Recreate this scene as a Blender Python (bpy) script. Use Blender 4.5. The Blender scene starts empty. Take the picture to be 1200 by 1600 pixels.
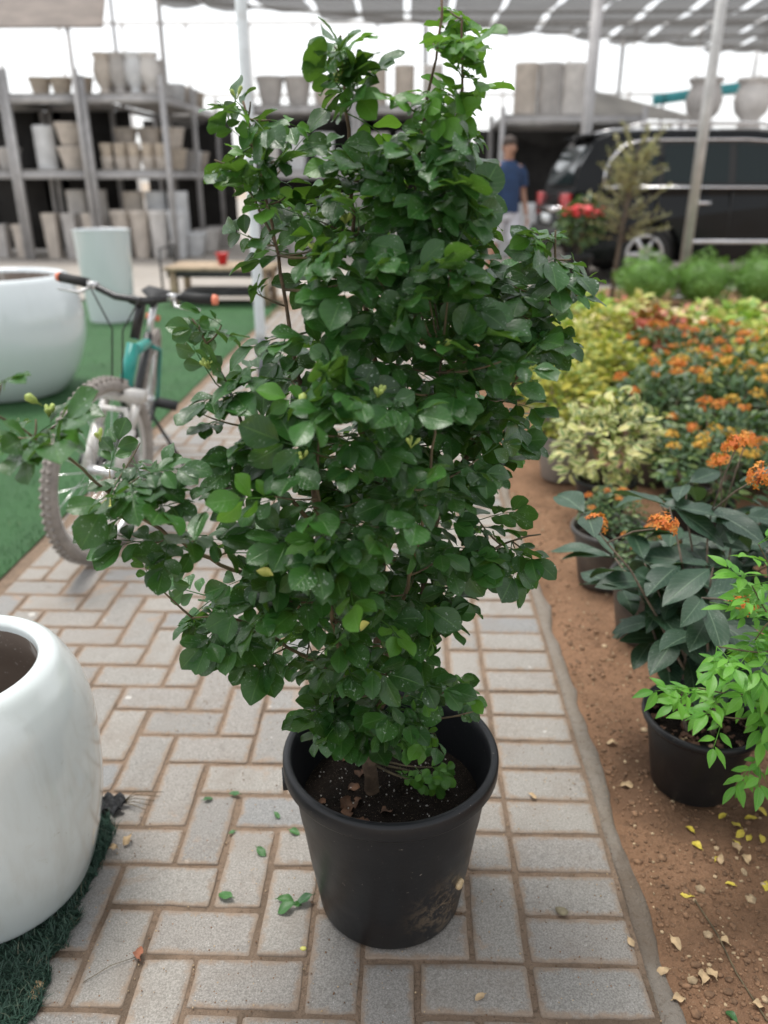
import bpy, math, random
import numpy as np
from mathutils import Vector, Matrix

scene = bpy.context.scene
col = scene.collection
R = math.radians

# ---------------------------------------------------------------- camera, sky, sun, exposure
CAM_H, F_PX, PITCH, YAW = 1.29, 1240.0, R(22.75), R(1.49)
cam_d = bpy.data.cameras.new('camera'); cam = bpy.data.objects.new('camera', cam_d); col.objects.link(cam)
cam.location = (0, 0, CAM_H); cam.rotation_euler = (math.pi / 2 - PITCH, 0, YAW)
cam_d.sensor_fit = 'AUTO'; cam_d.sensor_width = 36.0; cam_d.lens = 36.0 * F_PX / 1600.0
cam_d.clip_start = 0.02; cam_d.clip_end = 600
cam_d.dof.use_dof = True; cam_d.dof.focus_distance = 1.24; cam_d.dof.aperture_fstop = 2.7
scene.camera = cam

SUN_EL, SUN_AZ = R(74), R(-50)          # azimuth from +Y towards +X
w = bpy.data.worlds.new('World'); scene.world = w; w.use_nodes = True
nt = w.node_tree; nt.nodes.clear()
wo = nt.nodes.new('ShaderNodeOutputWorld'); bg = nt.nodes.new('ShaderNodeBackground')
sky = nt.nodes.new('ShaderNodeTexSky'); sky.sky_type = 'NISHITA'; sky.sun_disc = False
sky.sun_elevation = SUN_EL; sky.sun_rotation = SUN_AZ
sky.air_density = 1.0; sky.dust_density = 1.2; sky.ozone_density = 1.0
hs = nt.nodes.new('ShaderNodeHueSaturation'); hs.inputs['Saturation'].default_value = 0.12
nt.links.new(sky.outputs[0], hs.inputs['Color']); nt.links.new(hs.outputs[0], bg.inputs[0])
bg.inputs[1].default_value = 0.13; nt.links.new(bg.outputs[0], wo.inputs[0])
sun_d = bpy.data.lights.new('sun', 'SUN'); sun_d.energy = 1.5; sun_d.angle = R(22); sun_d.color = (1.0, 0.96, 0.9)
sun = bpy.data.objects.new('sun', sun_d); col.objects.link(sun)
sdir = Vector((math.cos(SUN_EL) * math.sin(SUN_AZ), math.cos(SUN_EL) * math.cos(SUN_AZ), math.sin(SUN_EL)))
sun.rotation_euler = sdir.to_track_quat('Z', 'Y').to_euler(); sun.location = sdir * 30
vs = scene.view_settings; vs.view_transform = 'Standard'; vs.look = 'None'; vs.gamma = 1.0; vs.use_curve_mapping = False
vs.exposure = 1.1
scene.cycles.use_denoising = True; scene.cycles.max_bounces = 8; scene.cycles.transparent_max_bounces = 12

# ---------------------------------------------------------------- pixels to rays
_fw = np.array([-math.sin(YAW) * math.cos(PITCH), math.cos(YAW) * math.cos(PITCH), -math.sin(PITCH)])
_rt = np.array([math.cos(YAW), math.sin(YAW), 0.0]); _up = np.cross(_rt, _fw)
def ray(x, y): return _fw + (x - 600) / F_PX * _rt - (y - 800) / F_PX * _up
def gp(x, y, z=0.0):
    d = ray(x, y); p = d * ((z - CAM_H) / d[2]); return Vector((p[0], p[1], z))
def at(x, y, Y):
    d = ray(x, y); p = d * (Y / d[1]); return Vector((p[0], p[1], p[2] + CAM_H))

# ---------------------------------------------------------------- mesh helpers
class MB:
    def __init__(s): s.v = []; s.f = []; s.uv = []; s.r = []; s.mi = []; s.cur = 0; s.rnd = 0.5
    def vert(s, p, uv=(0.5, 0.5)):
        s.v.append((p[0], p[1], p[2])); s.uv.append(uv); s.r.append(s.rnd); return len(s.v) - 1
    def face(s, *i): s.f.append(tuple(i)); s.mi.append(s.cur)
    def box(s, c, h, M=None, ch=0.0):
        c = Vector(c); b = len(s.v)
        for z in (-1, 1):
            for x, y in ((-1, -1), (1, -1), (1, 1), (-1, 1)):
                p = c + Vector((x * h[0], y * h[1], z * h[2])); s.vert(M @ p if M else p)
        for q in ((3, 2, 1, 0), (4, 5, 6, 7), (0, 1, 5, 4), (1, 2, 6, 5), (2, 3, 7, 6), (3, 0, 4, 7)): s.face(*[b + k for k in q])
        return s
    def tube(s, pts, rad, n=6, cap=True):
        pts = [Vector(p) for p in pts]; m = len(pts)
        if not hasattr(rad, '__len__'): rad = [rad] * m
        prev = None; rings = []
        for i, p in enumerate(pts):
            t = (pts[min(i + 1, m - 1)] - pts[max(i - 1, 0)])
            t = t.normalized() if t.length > 1e-9 else Vector((0, 0, 1))
            if prev is None:
                a = Vector((0, 0, 1)) if abs(t.z) < 0.9 else Vector((1, 0, 0)); u = t.cross(a).normalized()
            else:
                u = (prev - t * prev.dot(t)); u = u.normalized() if u.length > 1e-6 else t.orthogonal().normalized()
            prev = u; v = t.cross(u)
            rings.append([s.vert(p + (u * math.cos(k * 2 * math.pi / n) + v * math.sin(k * 2 * math.pi / n)) * rad[i], (i / max(1, m - 1), k / n)) for k in range(n)])
        for a, b in zip(rings, rings[1:]):
            for k in range(n): s.face(a[k], a[(k + 1) % n], b[(k + 1) % n], b[k])
        if cap: s.face(*rings[0][::-1]); s.face(*rings[-1])
        return s
    def lathe(s, prof, n=32, c=(0, 0, 0), mod=None, cap_b=True, cap_t=False, arc=None):
        rings = []
        for r, z in prof:
            ring = []
            for k in range(n):
                a = k * 2 * math.pi / n; rr = r * (mod(a, z) if mod else 1)
                ring.append(s.vert((c[0] + rr * math.cos(a), c[1] + rr * math.sin(a), c[2] + z), (k / n, z)))
            rings.append(ring)
        for a, b in zip(rings, rings[1:]):
            for k in range(n): s.face(a[k], a[(k + 1) % n], b[(k + 1) % n], b[k])
        if cap_b: s.face(*rings[0][::-1])
        if cap_t: s.face(*rings[-1])
        return s
    def torus(s, c, Rm, r, ax=(0, 1, 0), n=32, m=8):
        ax = Vector(ax).normalized(); u = ax.orthogonal().normalized(); v = ax.cross(u); c = Vector(c); rings = []
        for i in range(n):
            a = i * 2 * math.pi / n; d = u * math.cos(a) + v * math.sin(a)
            rings.append([s.vert(c + d * (Rm + r * math.cos(k * 2 * math.pi / m)) + ax * r * math.sin(k * 2 * math.pi / m)) for k in range(m)])
        for i in range(n):
            a, b = rings[i], rings[(i + 1) % n]
            for k in range(m): s.face(a[k], a[(k + 1) % m], b[(k + 1) % m], b[k])
        return s
    def ball(s, c, r, n=8, m=6):
        c = Vector(c); r = r if hasattr(r, '__len__') else (r, r, r); rings = []
        top = s.vert(c + Vector((0, 0, r[2]))); bot = s.vert(c - Vector((0, 0, r[2])))
        for j in range(1, m):
            p = math.pi * j / m
            rings.append([s.vert(c + Vector((r[0] * math.sin(p) * math.cos(k * 2 * math.pi / n), r[1] * math.sin(p) * math.sin(k * 2 * math.pi / n), r[2] * math.cos(p)))) for k in range(n)])
        for k in range(n): s.face(top, rings[0][k], rings[0][(k + 1) % n]); s.face(bot, rings[-1][(k + 1) % n], rings[-1][k])
        for a, b in zip(rings, rings[1:]):
            for k in range(n): s.face(a[k], b[k], b[(k + 1) % n], a[(k + 1) % n])
        return s
    def add(s, o, M=None, rnd=None):
        b = len(s.v)
        for p in o.v:
            q = M @ Vector(p) if M else p; s.v.append((q[0], q[1], q[2]))
        s.uv += o.uv; s.r += [rnd] * len(o.r) if rnd is not None else o.r
        s.f += [tuple(i + b for i in f) for f in o.f]; s.mi += o.mi; return s
    def mesh(s, name, mats, smooth=True):
        me = bpy.data.meshes.new(name); me.from_pydata(s.v, [], s.f)
        for m in (mats if isinstance(mats, (list, tuple)) else [mats]): me.materials.append(m)
        uvl = me.uv_layers.new(name='UVMap'); li = np.zeros(len(me.loops), dtype=np.int32); me.loops.foreach_get('vertex_index', li)
        uvl.data.foreach_set('uv', np.array(s.uv, dtype=np.float32)[li].ravel())
        at_ = me.attributes.new('rnd', 'FLOAT', 'POINT'); at_.data.foreach_set('value', np.array(s.r, dtype=np.float32))
        me.polygons.foreach_set('use_smooth', np.full(len(me.polygons), bool(smooth)))
        if any(s.mi): me.polygons.foreach_set('material_index', np.array(s.mi, dtype=np.int32))
        me.update(); return me
    def build(s, name, mats, parent=None, smooth=True): return link(name, s.mesh(name, mats, smooth), parent)

def link(name, data, parent=None):
    o = bpy.data.objects.new(name, data); col.objects.link(o)
    if parent: o.parent = parent
    return o
def tag(o, label=None, cat=None, group=None, kind=None):
    if label: o['label'] = label
    if cat: o['category'] = cat
    if group: o['group'] = group
    if kind: o['kind'] = kind
    return o
def thing(name, label, cat, loc=(0, 0, 0), rz=0, group=None):
    o = link(name, None); o.location = loc; o.rotation_euler = (0, 0, rz); return tag(o, label, cat, group)
def copy_tree(o, parent=None):
    c = o.copy(); col.objects.link(c); c.parent = parent
    for ch in o.children: copy_tree(ch, c)
    return c
def kids(o): return list(o.children)

# ---------------------------------------------------------------- materials
class NT:
    def __init__(s, name):
        s.m = bpy.data.materials.new(name); s.m.use_nodes = True; s.t = s.m.node_tree; s.t.nodes.clear()
        s.out = s.t.nodes.new('ShaderNodeOutputMaterial')
    def n(s, kind, **kw):
        o = s.t.nodes.new('ShaderNode' + kind)
        for k, v in kw.items(): setattr(o, k, v)
        return o
    def l(s, a, b): s.t.links.new(a, b)
    def val(s, sock, v):
        if isinstance(v, bpy.types.NodeSocket): s.l(v, sock)
        else: sock.default_value = v
    def math(s, op, a, b=0.0, c=0.0):
        o = s.n('Math', operation=op); s.val(o.inputs[0], a); s.val(o.inputs[1], b); s.val(o.inputs[2], c); return o.outputs[0]
    def mix(s, f, a, b, mode='MIX'):
        o = s.n('Mix', data_type='RGBA', blend_type=mode); s.val(o.inputs[0], f); s.val(o.inputs[6], c4(a)); s.val(o.inputs[7], c4(b)); return o.outputs[2]
    def ramp(s, f, stops, interp='LINEAR'):
        o = s.n('ValToRGB'); o.color_ramp.interpolation = interp; e = o.color_ramp.elements
        while len(e) < len(stops): e.new(0.5)
        for k, (p, c) in enumerate(stops): e[k].position = p; e[k].color = c4(c)
        s.val(o.inputs[0], f); return o.outputs[0]
    def noise(s, scale, detail=4, rough=0.6, vec=None, dist=0.0):
        o = s.n('TexNoise'); o.inputs['Scale'].default_value = scale; o.inputs['Detail'].default_value = detail
        o.inputs['Roughness'].default_value = rough; o.inputs['Distortion'].default_value = dist
        if vec is not None: s.l(vec, o.inputs['Vector'])
        return o.outputs[0]
    def step(s, v, lo, hi):
        o = s.n('MapRange', interpolation_type='SMOOTHSTEP'); s.val(o.inputs[0], v); o.inputs[1].default_value = lo; o.inputs[2].default_value = hi; return o.outputs[0]
    def bump(s, h, strength=0.3, dist=0.01):
        o = s.n('Bump'); o.inputs['Strength'].default_value = strength; o.inputs['Distance'].default_value = dist; s.l(h, o.inputs['Height']); return o.outputs[0]
    def pos(s): return s.n('NewGeometry').outputs['Position']
    def objc(s): return s.n('TexCoord').outputs['Object']
    def princ(s, base, rough=0.5, normal=None, **kw):
        o = s.n('BsdfPrincipled'); s.val(o.inputs['Base Color'], c4(base)); s.val(o.inputs['Roughness'], rough)
        if normal is not None: s.l(normal, o.inputs['Normal'])
        for k, v in kw.items(): s.val(o.inputs[k.replace('_', ' ')], v)
        return o.outputs[0]
    def done(s, sh): s.l(sh, s.out.inputs[0]); return s.m
def c4(c):
    if isinstance(c, (tuple, list)) and len(c) == 3: return (c[0], c[1], c[2], 1)
    return c
def simple(name, base, rough=0.5, var=0.15, scale=8, bump=0.0, dirt=None, **kw):
    n = NT(name); p = n.objc(); f = n.noise(scale, 5, 0.6, p)
    c = n.mix(n.step(f, 0.3, 0.75), tuple(v * (1 - var) for v in base), tuple(min(1, v * (1 + var)) for v in base))
    if dirt: c = n.mix(n.math('MULTIPLY', n.step(n.noise(scale * 2.3, 6, 0.7, p), 0.5, 0.72), 0.6), c, dirt)
    nm = n.bump(n.noise(scale * 12, 4, 0.6, p), bump, 0.004) if bump else None
    r = n.math('MULTIPLY_ADD', f, 0.2, rough - 0.1)
    return n.done(n.princ(c, r, nm, **kw))

def leafmat(name, dark, light, vein=(0.25, 0.4, 0.12), rough=0.32, trans=0.22, spots=0.0, ramp=None, veins=7.0, edge=None, veinamt=0.45):
    n = NT(name); a = n.n('Attribute', attribute_name='rnd').outputs['Fac']; oi = n.n('ObjectInfo').outputs['Random']
    rn = n.math('FRACT', n.math('ADD', a, n.math('MULTIPLY', oi, 0.37)))
    uv = n.n('UVMap').outputs[0]; sx = n.n('SeparateXYZ'); n.l(uv, sx.inputs[0]); t, u = sx.outputs[0], sx.outputs[1]
    au = n.math('ABSOLUTE', n.math('SUBTRACT', u, 0.5))
    c = n.ramp(rn, ramp) if ramp else n.mix(rn, dark, light)
    if edge: c = n.mix(n.step(n.math('ADD', au, n.math('MULTIPLY', n.noise(9, 3, 0.6, uv), 0.35)), 0.38, 0.52), c, edge)
    mid = n.math('SUBTRACT', 1.0, n.step(au, 0.008, 0.04))
    ph = n.math('SINE', n.math('MULTIPLY', n.math('SUBTRACT', t, n.math('MULTIPLY', au, 0.55)), veins * 6.283))
    side = n.math('MULTIPLY', n.step(ph, 0.86, 1.0), 0.4)
    vm = n.math('MULTIPLY', n.math('MAXIMUM', mid, side), veinamt)
    c = n.mix(vm, c, vein)
    if spots:
        ob = n.objc(); mp = n.n('VectorMath', operation='ADD'); n.l(ob, mp.inputs[0])
        cx = n.n('CombineXYZ'); n.l(n.math('MULTIPLY', oi, 7.0), cx.inputs[0]); n.l(cx.outputs[0], mp.inputs[1])
        s1 = n.step(n.noise(260, 3, 0.5, mp.outputs[0]), 0.60, 0.70); s2 = n.step(n.noise(28, 3, 0.5, mp.outputs[0]), 0.47, 0.62)
        c = n.mix(n.math('MULTIPLY', n.math('MULTIPLY', s1, s2), spots), c, (0.42, 0.5, 0.42))
        c = n.mix(n.math('MULTIPLY', s2, spots * 0.06), c, (0.3, 0.38, 0.3))
    bf = n.n('NewGeometry').outputs['Backfacing']
    c2 = n.mix(n.math('MULTIPLY', bf, 0.35), c, (light[0] * 1.5, light[1] * 1.35, light[2] * 1.4))
    nm = n.bump(n.math('ADD', n.math('MULTIPLY', n.math('MAXIMUM', mid, side), -1.0), n.math('MULTIPLY', n.noise(14, 3, 0.5, uv), 0.8)), 0.35, 0.0012)
    rr = n.math('ADD', n.math('MULTIPLY_ADD', bf, 0.3, rough), n.math('MULTIPLY', n.noise(6, 2, 0.5, uv), 0.15))
    p = n.princ(c2, rr, nm)
    tr = n.n('BsdfTranslucent'); n.l(n.mix(0.55, c, (0.22, 0.42, 0.03), 'MIX'), tr.inputs[0])
    mx = n.n('MixShader'); mx.inputs[0].default_value = trans; n.l(p, mx.inputs[1]); n.l(tr.outputs[0], mx.inputs[2])
    return n.done(mx.outputs[0])

def paver_mat():
    n = NT('paver_concrete'); g = n.n('NewGeometry'); P = g.outputs['Position']
    rn = n.math('FRACT', n.math('ADD', n.n('ObjectInfo').outputs['Random'], n.n('Attribute', attribute_name='rnd').outputs['Fac']))
    tone = n.ramp(rn, [(0, (.215, .200, .182)), (.25, (.265, .246, .218)), (.5, (.298, .273, .238)), (.75, (.252, .228, .202)), (.93, (.235, .224, .210)), (.97, (.205, .206, .204)), (1, (.17, .177, .182))])
    grain = n.noise(300, 5, 0.8, P); big = n.noise(9, 4, 0.6, P)
    c = n.mix(n.step(grain, .36, .66), n.mix(0.42, tone, (.06, .06, .06)), n.mix(0.22, tone, (.7, .69, .66)))
    c = n.mix(n.math('MULTIPLY', n.step(big, .45, .75), .35), c, (.20, .165, .135))
    sp = n.n('TexVoronoi'); sp.inputs['Scale'].default_value = 170; n.l(P, sp.inputs['Vector'])
    spk = n.math('SUBTRACT', 1.0, n.step(sp.outputs['Distance'], .10, .22)); msk = n.step(n.noise(60, 2, .5, P), .56, .66)
    c = n.mix(n.math('MULTIPLY', n.math('MULTIPLY', spk, msk), .7), c, (.62, .61, .58))
    st = n.step(n.noise(5.5, 6, .62, P, 0.6), .60, .70)
    c = n.mix(n.math('MULTIPLY', st, .5), c, (.34, .22, .135))
    wp = n.math('MULTIPLY', n.step(n.noise(24, 2, .5, P, .3), .735, .76), .6)
    c = n.mix(wp, c, (.6, .58, .54))
    su = n.n('SeparateXYZ'); n.l(n.n('UVMap').outputs[0], su.inputs[0])
    ed = n.math('ADD', su.outputs[0], n.math('MULTIPLY', n.math('SUBTRACT', n.noise(38, 6, .7, P), .5), 2.4))
    c = n.mix(n.math('MULTIPLY', n.math('SUBTRACT', 1.0, n.step(ed, -.05, .75)), .75), c, n.mix(n.noise(90, 4, .7, P), (.15, .105, .072), (.36, .26, .18)))
    dk = n.math('MULTIPLY', n.step(n.noise(17, 5, .6, P, .4), .62, .72), .45); c = n.mix(dk, c, (.12, .105, .09))
    h = n.math('ADD', n.math('MULTIPLY', grain, .6), n.noise(110, 4, .7, P))
    return n.done(n.princ(c, .82, n.bump(h, .8, .0022)))
def sand_mat(name, a, b, cdark, sc=1.0, disp=.5):
    n = NT(name); P = n.pos(); f = n.noise(7 * sc, 6, .65, P); g = n.noise(160 * sc, 4, .75, P)
    c = n.mix(n.step(f, .35, .7), a, b); c = n.mix(n.math('MULTIPLY', n.step(g, .55, .75), .7), c, cdark)
    c = n.mix(n.math('MULTIPLY', n.step(n.noise(60 * sc, 5, .75, P, .5), .52, .66), .55), c, cdark)
    c = n.mix(n.math('MULTIPLY', n.step(n.noise(330 * sc, 2, .6, P), .62, .72), .5), c, (.55, .42, .3))
    c = n.mix(n.math('MULTIPLY', n.step(n.noise(2.2 * sc, 5, .6, P, .8), .52, .66), .55), c, cdark)
    h = n.math('ADD', g, n.math('MULTIPLY', n.noise(45 * sc, 5, .7, P), 1.6))
    return n.done(n.princ(c, .92, n.bump(h, disp, .012), Specular_IOR_Level=.2))
# ================================================================ SETTING
rs = random.Random(7)
M = {}
M['paver'] = paver_mat()
M['joint'] = sand_mat('joint_sand', (.34, .245, .175), (.25, .185, .135), (.12, .09, .065), 1.6, .8)
M['soil'] = sand_mat('sandy_soil', (.34, .195, .115), (.25, .145, .085), (.11, .064, .04), 1.0, .9)
M['kerb'] = sand_mat('kerb_mortar', (.31, .275, .235), (.27, .23, .185), (.17, .125, .09), 1.3, .8)
M['yard'] = simple('yard_concrete', (.36, .33, .295), .85, .12, 1.2, .2, dirt=(.30, .24, .19))
M['ground'] = simple('far_sand', (.36, .29, .22), .9, .15, .6)

g_ = MB()
for x, y in ((-260, -20), (260, -20), (260, 420), (-260, 420)): g_.vert((x, y, -.06))
g_.face(0, 1, 2, 3); tag(g_.build('ground', M['ground'], smooth=False), 'pale sandy ground of the nursery reaching to the horizon', 'ground', kind='structure')

# --- paved path with a bed of sand and single pavers
def hnoise(x, y, s=1.0):
    return (math.sin(x * 3.1 * s + 1.3 * math.sin(y * 2.3 * s)) + math.sin(y * 4.7 * s + 1.7 * math.sin(x * 3.9 * s + .6)) + .6 * math.sin((x + y) * 9.1 * s) + .5 * math.sin((x * 1.7 - y) * 15.3 * s)) / 3.1
PXW, PYH, XR, Y0, XL = .0992, .102, .2335, .896, -1.41
b = MB(); nx, ny = 60, 150
ids = [[b.vert((XL - .35 + (XR + .205 - XL + .35) * i / nx, .3 + 9.5 * (j / ny) ** 1.7, -.0034 + .0014 * hnoise(i * .9, j * 1.1, 2))) for i in range(nx + 1)] for j in range(ny + 1)]
for j in range(ny):
    for i in range(nx): b.face(ids[j][i], ids[j][i + 1], ids[j + 1][i + 1], ids[j + 1][i])
path = tag(b.build('path', M['joint']), 'herringbone paved path of worn grey concrete blocks with sandy joints', 'path', kind='structure')

def paver_mb(w, d, r):
    """one block, centred, top at z=0, with worn rounded arrises"""
    m = MB(); nxs = max(3, round(w / .03)); nys = max(3, round(d / .03)); pts = []
    hw, hd = w / 2, d / 2; c = .004
    for i in range(nxs): pts.append((-hw + c + (w - 2 * c) * i / (nxs - 1), -hd, 0, -1))
    for i in range(nys): pts.append((hw, -hd + c + (d - 2 * c) * i / (nys - 1), 1, 0))
    for i in range(nxs): pts.append((hw - c - (w - 2 * c) * i / (nxs - 1), hd, 0, 1))
    for i in range(nys): pts.append((-hw, hd - c - (d - 2 * c) * i / (nys - 1), -1, 0))
    jit = [r.gauss(0, .0007) - (.0025 * r.random() if r.random() < .08 else 0) for _ in pts]
    rings = []
    for ins, z, uu in ((0, -.04, 0), (0, -.0045, 0), (.0008, -.0012, 0), (.0030, 0, .1)):
        rings.append([m.vert((p[0] + p[2] * (j - ins * r.uniform(.7, 1.3)) - (0 if p[2] else math.copysign(min(ins, abs(p[0])), p[0]) * .6), p[1] + p[3] * (j - ins * r.uniform(.7, 1.3)) - (0 if p[3] else math.copysign(min(ins, abs(p[1])), p[1]) * .6), z + (r.gauss(0, .0003) if z > -.03 else 0)), (uu, .5)) for p, j in zip(pts, jit)])
    k = len(pts)
    for a, q in zip(rings, rings[1:]):
        for i in range(k): m.face(a[i], a[(i + 1) % k], q[(i + 1) % k], q[i])
    top = rings[-1]; inn = [m.vert((p[0] * (hw - .018) / hw, p[1] * (hd - .018) / hd, .0002), (1, .5)) for p in pts]
    for i in range(k): m.face(top[i], top[(i + 1) % k], inn[(i + 1) % k], inn[i])
    m.face(*inn); return m
GAP = .0092
variants = {}
for kind, (cw, cd) in dict(H=(2, 1), V=(1, 2), Q=(1, 1), C=(.2 / PXW, 1)).items():
    variants[kind] = [paver_mb(cw * PXW - GAP, cd * PYH - GAP, rs) for _ in range(6)]
vmesh = {k: [m.mesh('paver_' + k, M['paver']) for m in v] for k, v in variants.items()}
blocks = []
NC = int((XR - XL) / PXW)
for row in range(-5, 74):
    for ci in range(-NC, 0):
        d = (ci + row + 3) % 4            # cell -1 in row 0 starts an upright block
        x0 = XR + ci * PXW; y0 = Y0 + .103 + row * PYH
        if d == 0:
            if ci == -1: blocks.append(('Q', x0 + PXW / 2, y0 + PYH / 2))
            else: blocks.append(('H', x0 + PXW, y0 + PYH / 2))
        elif d == 1 and ci == -NC: blocks.append(('Q', x0 + PXW / 2, y0 + PYH / 2))
        elif d == 2: blocks.append(('V', x0 + PXW / 2, y0 + PYH))
    blocks.append(('C', XR + .1, Y0 + .103 + (row + .5) * PYH))
# cells hidden for good under the near turf mat stay out of the count
blocks = [q for q in blocks if not (q[1] < -.72 and q[2] < 1.15) and q[2] > .62]
blocks.sort(key=lambda q: q[2] + (3 if q[1] < -.55 * q[2] - .05 or q[1] > .5 * q[2] + .1 else 0))
rest = MB()
for i, (k, x, y) in enumerate(blocks):
    vi = rs.randrange(6)
    rot = Matrix.Translation((x + rs.gauss(0, .0012), y + rs.gauss(0, .0012), rs.uniform(-.0016, .0016))) @ Matrix.Rotation(rs.gauss(0, .006), 4, 'Z') @ Matrix.Rotation(rs.gauss(0, .006), 4, 'X') @ Matrix.Rotation(rs.gauss(0, .006), 4, 'Y')
    if rs.random() < .5: rot = rot @ Matrix.Rotation(math.pi, 4, 'Z')
    if i < 300:
        o = link('paver', vmesh[k][vi], path); o.matrix_local = rot
    else: rest.add(variants[k][vi], rot, rs.random())
tag(rest.build('paver_field', M['paver'], path), kind='stuff')

# --- mortar kerb along the bed
b = MB(); n = 260; prev = None
for j in range(n + 1):
    y = .4 + 9.4 * (j / n) ** 1.4; wv = .006 * hnoise(.3, y * 2.2, 1.6) + .003 * hnoise(.9, y * 9, 1)
    ro = .478 + .012 * hnoise(1.1, y * 1.3, 1.4) + .004 * hnoise(2, y * 7, 1.5)
    zc = .001 + .0025 * hnoise(.5, y * 3, 1)
    ring = [b.vert((.4365 + wv * .2, y, -.03)), b.vert((.4375 + wv * .25, y, zc - .006)), b.vert((.445 + wv * .3, y, zc)), b.vert((.458 + wv * .6, y, zc + .002 * hnoise(y * 13, 1, 1))), b.vert((ro - .006 + wv, y, zc - .003)), b.vert((ro + wv, y, -.008)), b.vert((ro + wv + .01, y, -.04))]
    if prev:
        for k in range(6): b.face(prev[k], prev[k + 1], ring[k + 1], ring[k])
    prev = ring
tag(b.build('kerb', M['kerb']), 'narrow rough mortar kerb between the paving and the sandy bed', 'kerb', kind='structure')

# --- sandy planting bed
b = MB(); nx, ny = 150, 220
def soil_z(x, y): return -.004 + .009 * hnoise(x * 1.6, y * 1.6) + .004 * hnoise(x * 7 + 3, y * 7) - .008 * math.exp(-((x - .47) / .05) ** 2)
ids = [[None] * (nx + 1) for _ in range(ny + 1)]
for j in range(ny + 1):
    for i in range(nx + 1):
        x = .455 + 8.5 * (i / nx) ** 2.0; y = .3 + 10.2 * (j / ny) ** 1.6; ids[j][i] = b.vert((x, y, soil_z(x, y)))
for j in range(ny):
    for i in range(nx): b.face(ids[j][i], ids[j][i + 1], ids[j + 1][i + 1], ids[j + 1][i])
tag(b.build('planting_bed', M['soil']), 'brown sandy soil bed beside the paved path', 'bed', kind='structure')
# crumbs, chips and small stones on the soil
M['crumb'] = simple('soil_crumb', (.20, .115, .065), .95, .5, 60)
M['chip'] = simple('dry_chip', (.42, .31, .19), .9, .4, 80)
b = MB()
for i in range(9000):
    y = .75 + 2.6 * rs.random() ** 1.5; x = .49 + rs.random() ** 1.3 * (.35 + .42 * y)
    b.cur = 0 if rs.random() < .86 else 1; s = rs.uniform(.0012, .0045) if rs.random() < .93 else rs.uniform(.005, .009)
    z = soil_z(x, y); k0 = len(b.v)
    b.ball((x, y, z + s * .25), (s * rs.uniform(.6, 1.5), s * rs.uniform(.6, 1.5), s * rs.uniform(.4, .8)), 5, 3)
for i in range(1500):                     # grit on the paving joints
    x = rs.uniform(-.6, .47); y = rs.uniform(.8, 1.9); s = rs.uniform(.0008, .002); b.cur = rs.random() < .4
    b.ball((x, y, .0005), (s, s, s * .7), 5, 3)
tag(b.build('soil_crumb', [M['crumb'], M['chip']]), 'loose crumbs and chips scattered over soil and paving', 'soil', kind='stuff')

# --- concrete yard behind
b = MB()
for x, y in ((-60, 9.5), (60, 9.5), (60, 60), (-60, 60)): b.vert((x, y, -.012))
b.face(0, 1, 2, 3)
tag(b.build('yard', M['yard'], smooth=False), 'pale concrete yard floor in front of the racks', 'yard', kind='structure')

# --- artificial turf
def turf_mat(name, a, b_):
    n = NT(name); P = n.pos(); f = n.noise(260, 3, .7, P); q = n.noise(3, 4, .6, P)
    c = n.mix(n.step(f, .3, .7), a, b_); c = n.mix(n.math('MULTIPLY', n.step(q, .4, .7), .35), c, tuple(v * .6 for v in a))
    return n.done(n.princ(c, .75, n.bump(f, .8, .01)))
def blade_mat(name, a, b_, dry):
    n = NT(name); r = n.n('Attribute', attribute_name='rnd').outputs['Fac']
    return n.done(n.princ(n.ramp(r, [(0, a), (.8, b_), (.93, b_), (1, dry)]), .55))
M['turf'] = turf_mat('turf_green', (.022, .090, .024), (.040, .135, .036))
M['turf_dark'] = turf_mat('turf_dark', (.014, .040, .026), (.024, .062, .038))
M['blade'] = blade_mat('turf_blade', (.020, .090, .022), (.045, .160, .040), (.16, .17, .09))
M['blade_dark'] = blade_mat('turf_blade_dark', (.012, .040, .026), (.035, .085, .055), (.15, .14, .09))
def turf(poly_fn, x0, x1, y0, y1, nblades, L, mat, bmat, label, lean=.7, nx=60, ny=60, gam=1.0):
    b = MB(); ids = {}
    for j in range(ny + 1):
        for i in range(nx + 1):
            x = x0 + (x1 - x0) * i / nx; y = y0 + (y1 - y0) * (j / ny); x = min(x, poly_fn(y)); ids[i, j] = b.vert((x, y, .0045 + .0015 * hnoise(x * 3, y * 3)))
    for j in range(ny):
        for i in range(nx): b.face(ids[i, j], ids[i + 1, j], ids[i + 1, j + 1], ids[i, j + 1])
    t = tag(b.build('turf', mat), label, 'turf', kind='structure')
    b = MB()
    for _ in range(nblades):
        y = y0 + (y1 - y0) * rs.random() ** gam; xm = poly_fn(y); x = xm - (xm - x0) * rs.random() ** 1.4
        if x < x0: continue
        h = L * rs.uniform(.5, 1.1); a = rs.uniform(0, 6.28); d = Vector((math.cos(a), math.sin(a), 0)); w_ = Vector((-d.y, d.x, 0)) * (.0011 if L < .035 else .002)
        p = Vector((x, y, .002)); ln = rs.uniform(.3, 1) * lean; b.rnd = rs.random()
        m1 = p + d * h * ln * .4 + Vector((0, 0, h * .55)); tp = p + d * h * ln + Vector((0, 0, h * .8))
        i0 = b.vert(p - w_); i1 = b.vert(p + w_); i2 = b.vert(m1 + w_ * .8); i3 = b.vert(m1 - w_ * .8); i4 = b.vert(tp)
        b.face(i0, i1, i2, i3); b.face(i3, i2, i4)
    tag(b.build('turf_blade', bmat, t), kind='stuff')
turf(lambda y: -1.405 + .006 * hnoise(y * 3, .3) + max(0, y - 7) * .06, -7.5, -1.405, 1.6, 9.2, 42000, .03, M['turf'], M['blade'], 'bright green artificial turf carpet beside the paved path', gam=1.8)
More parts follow.
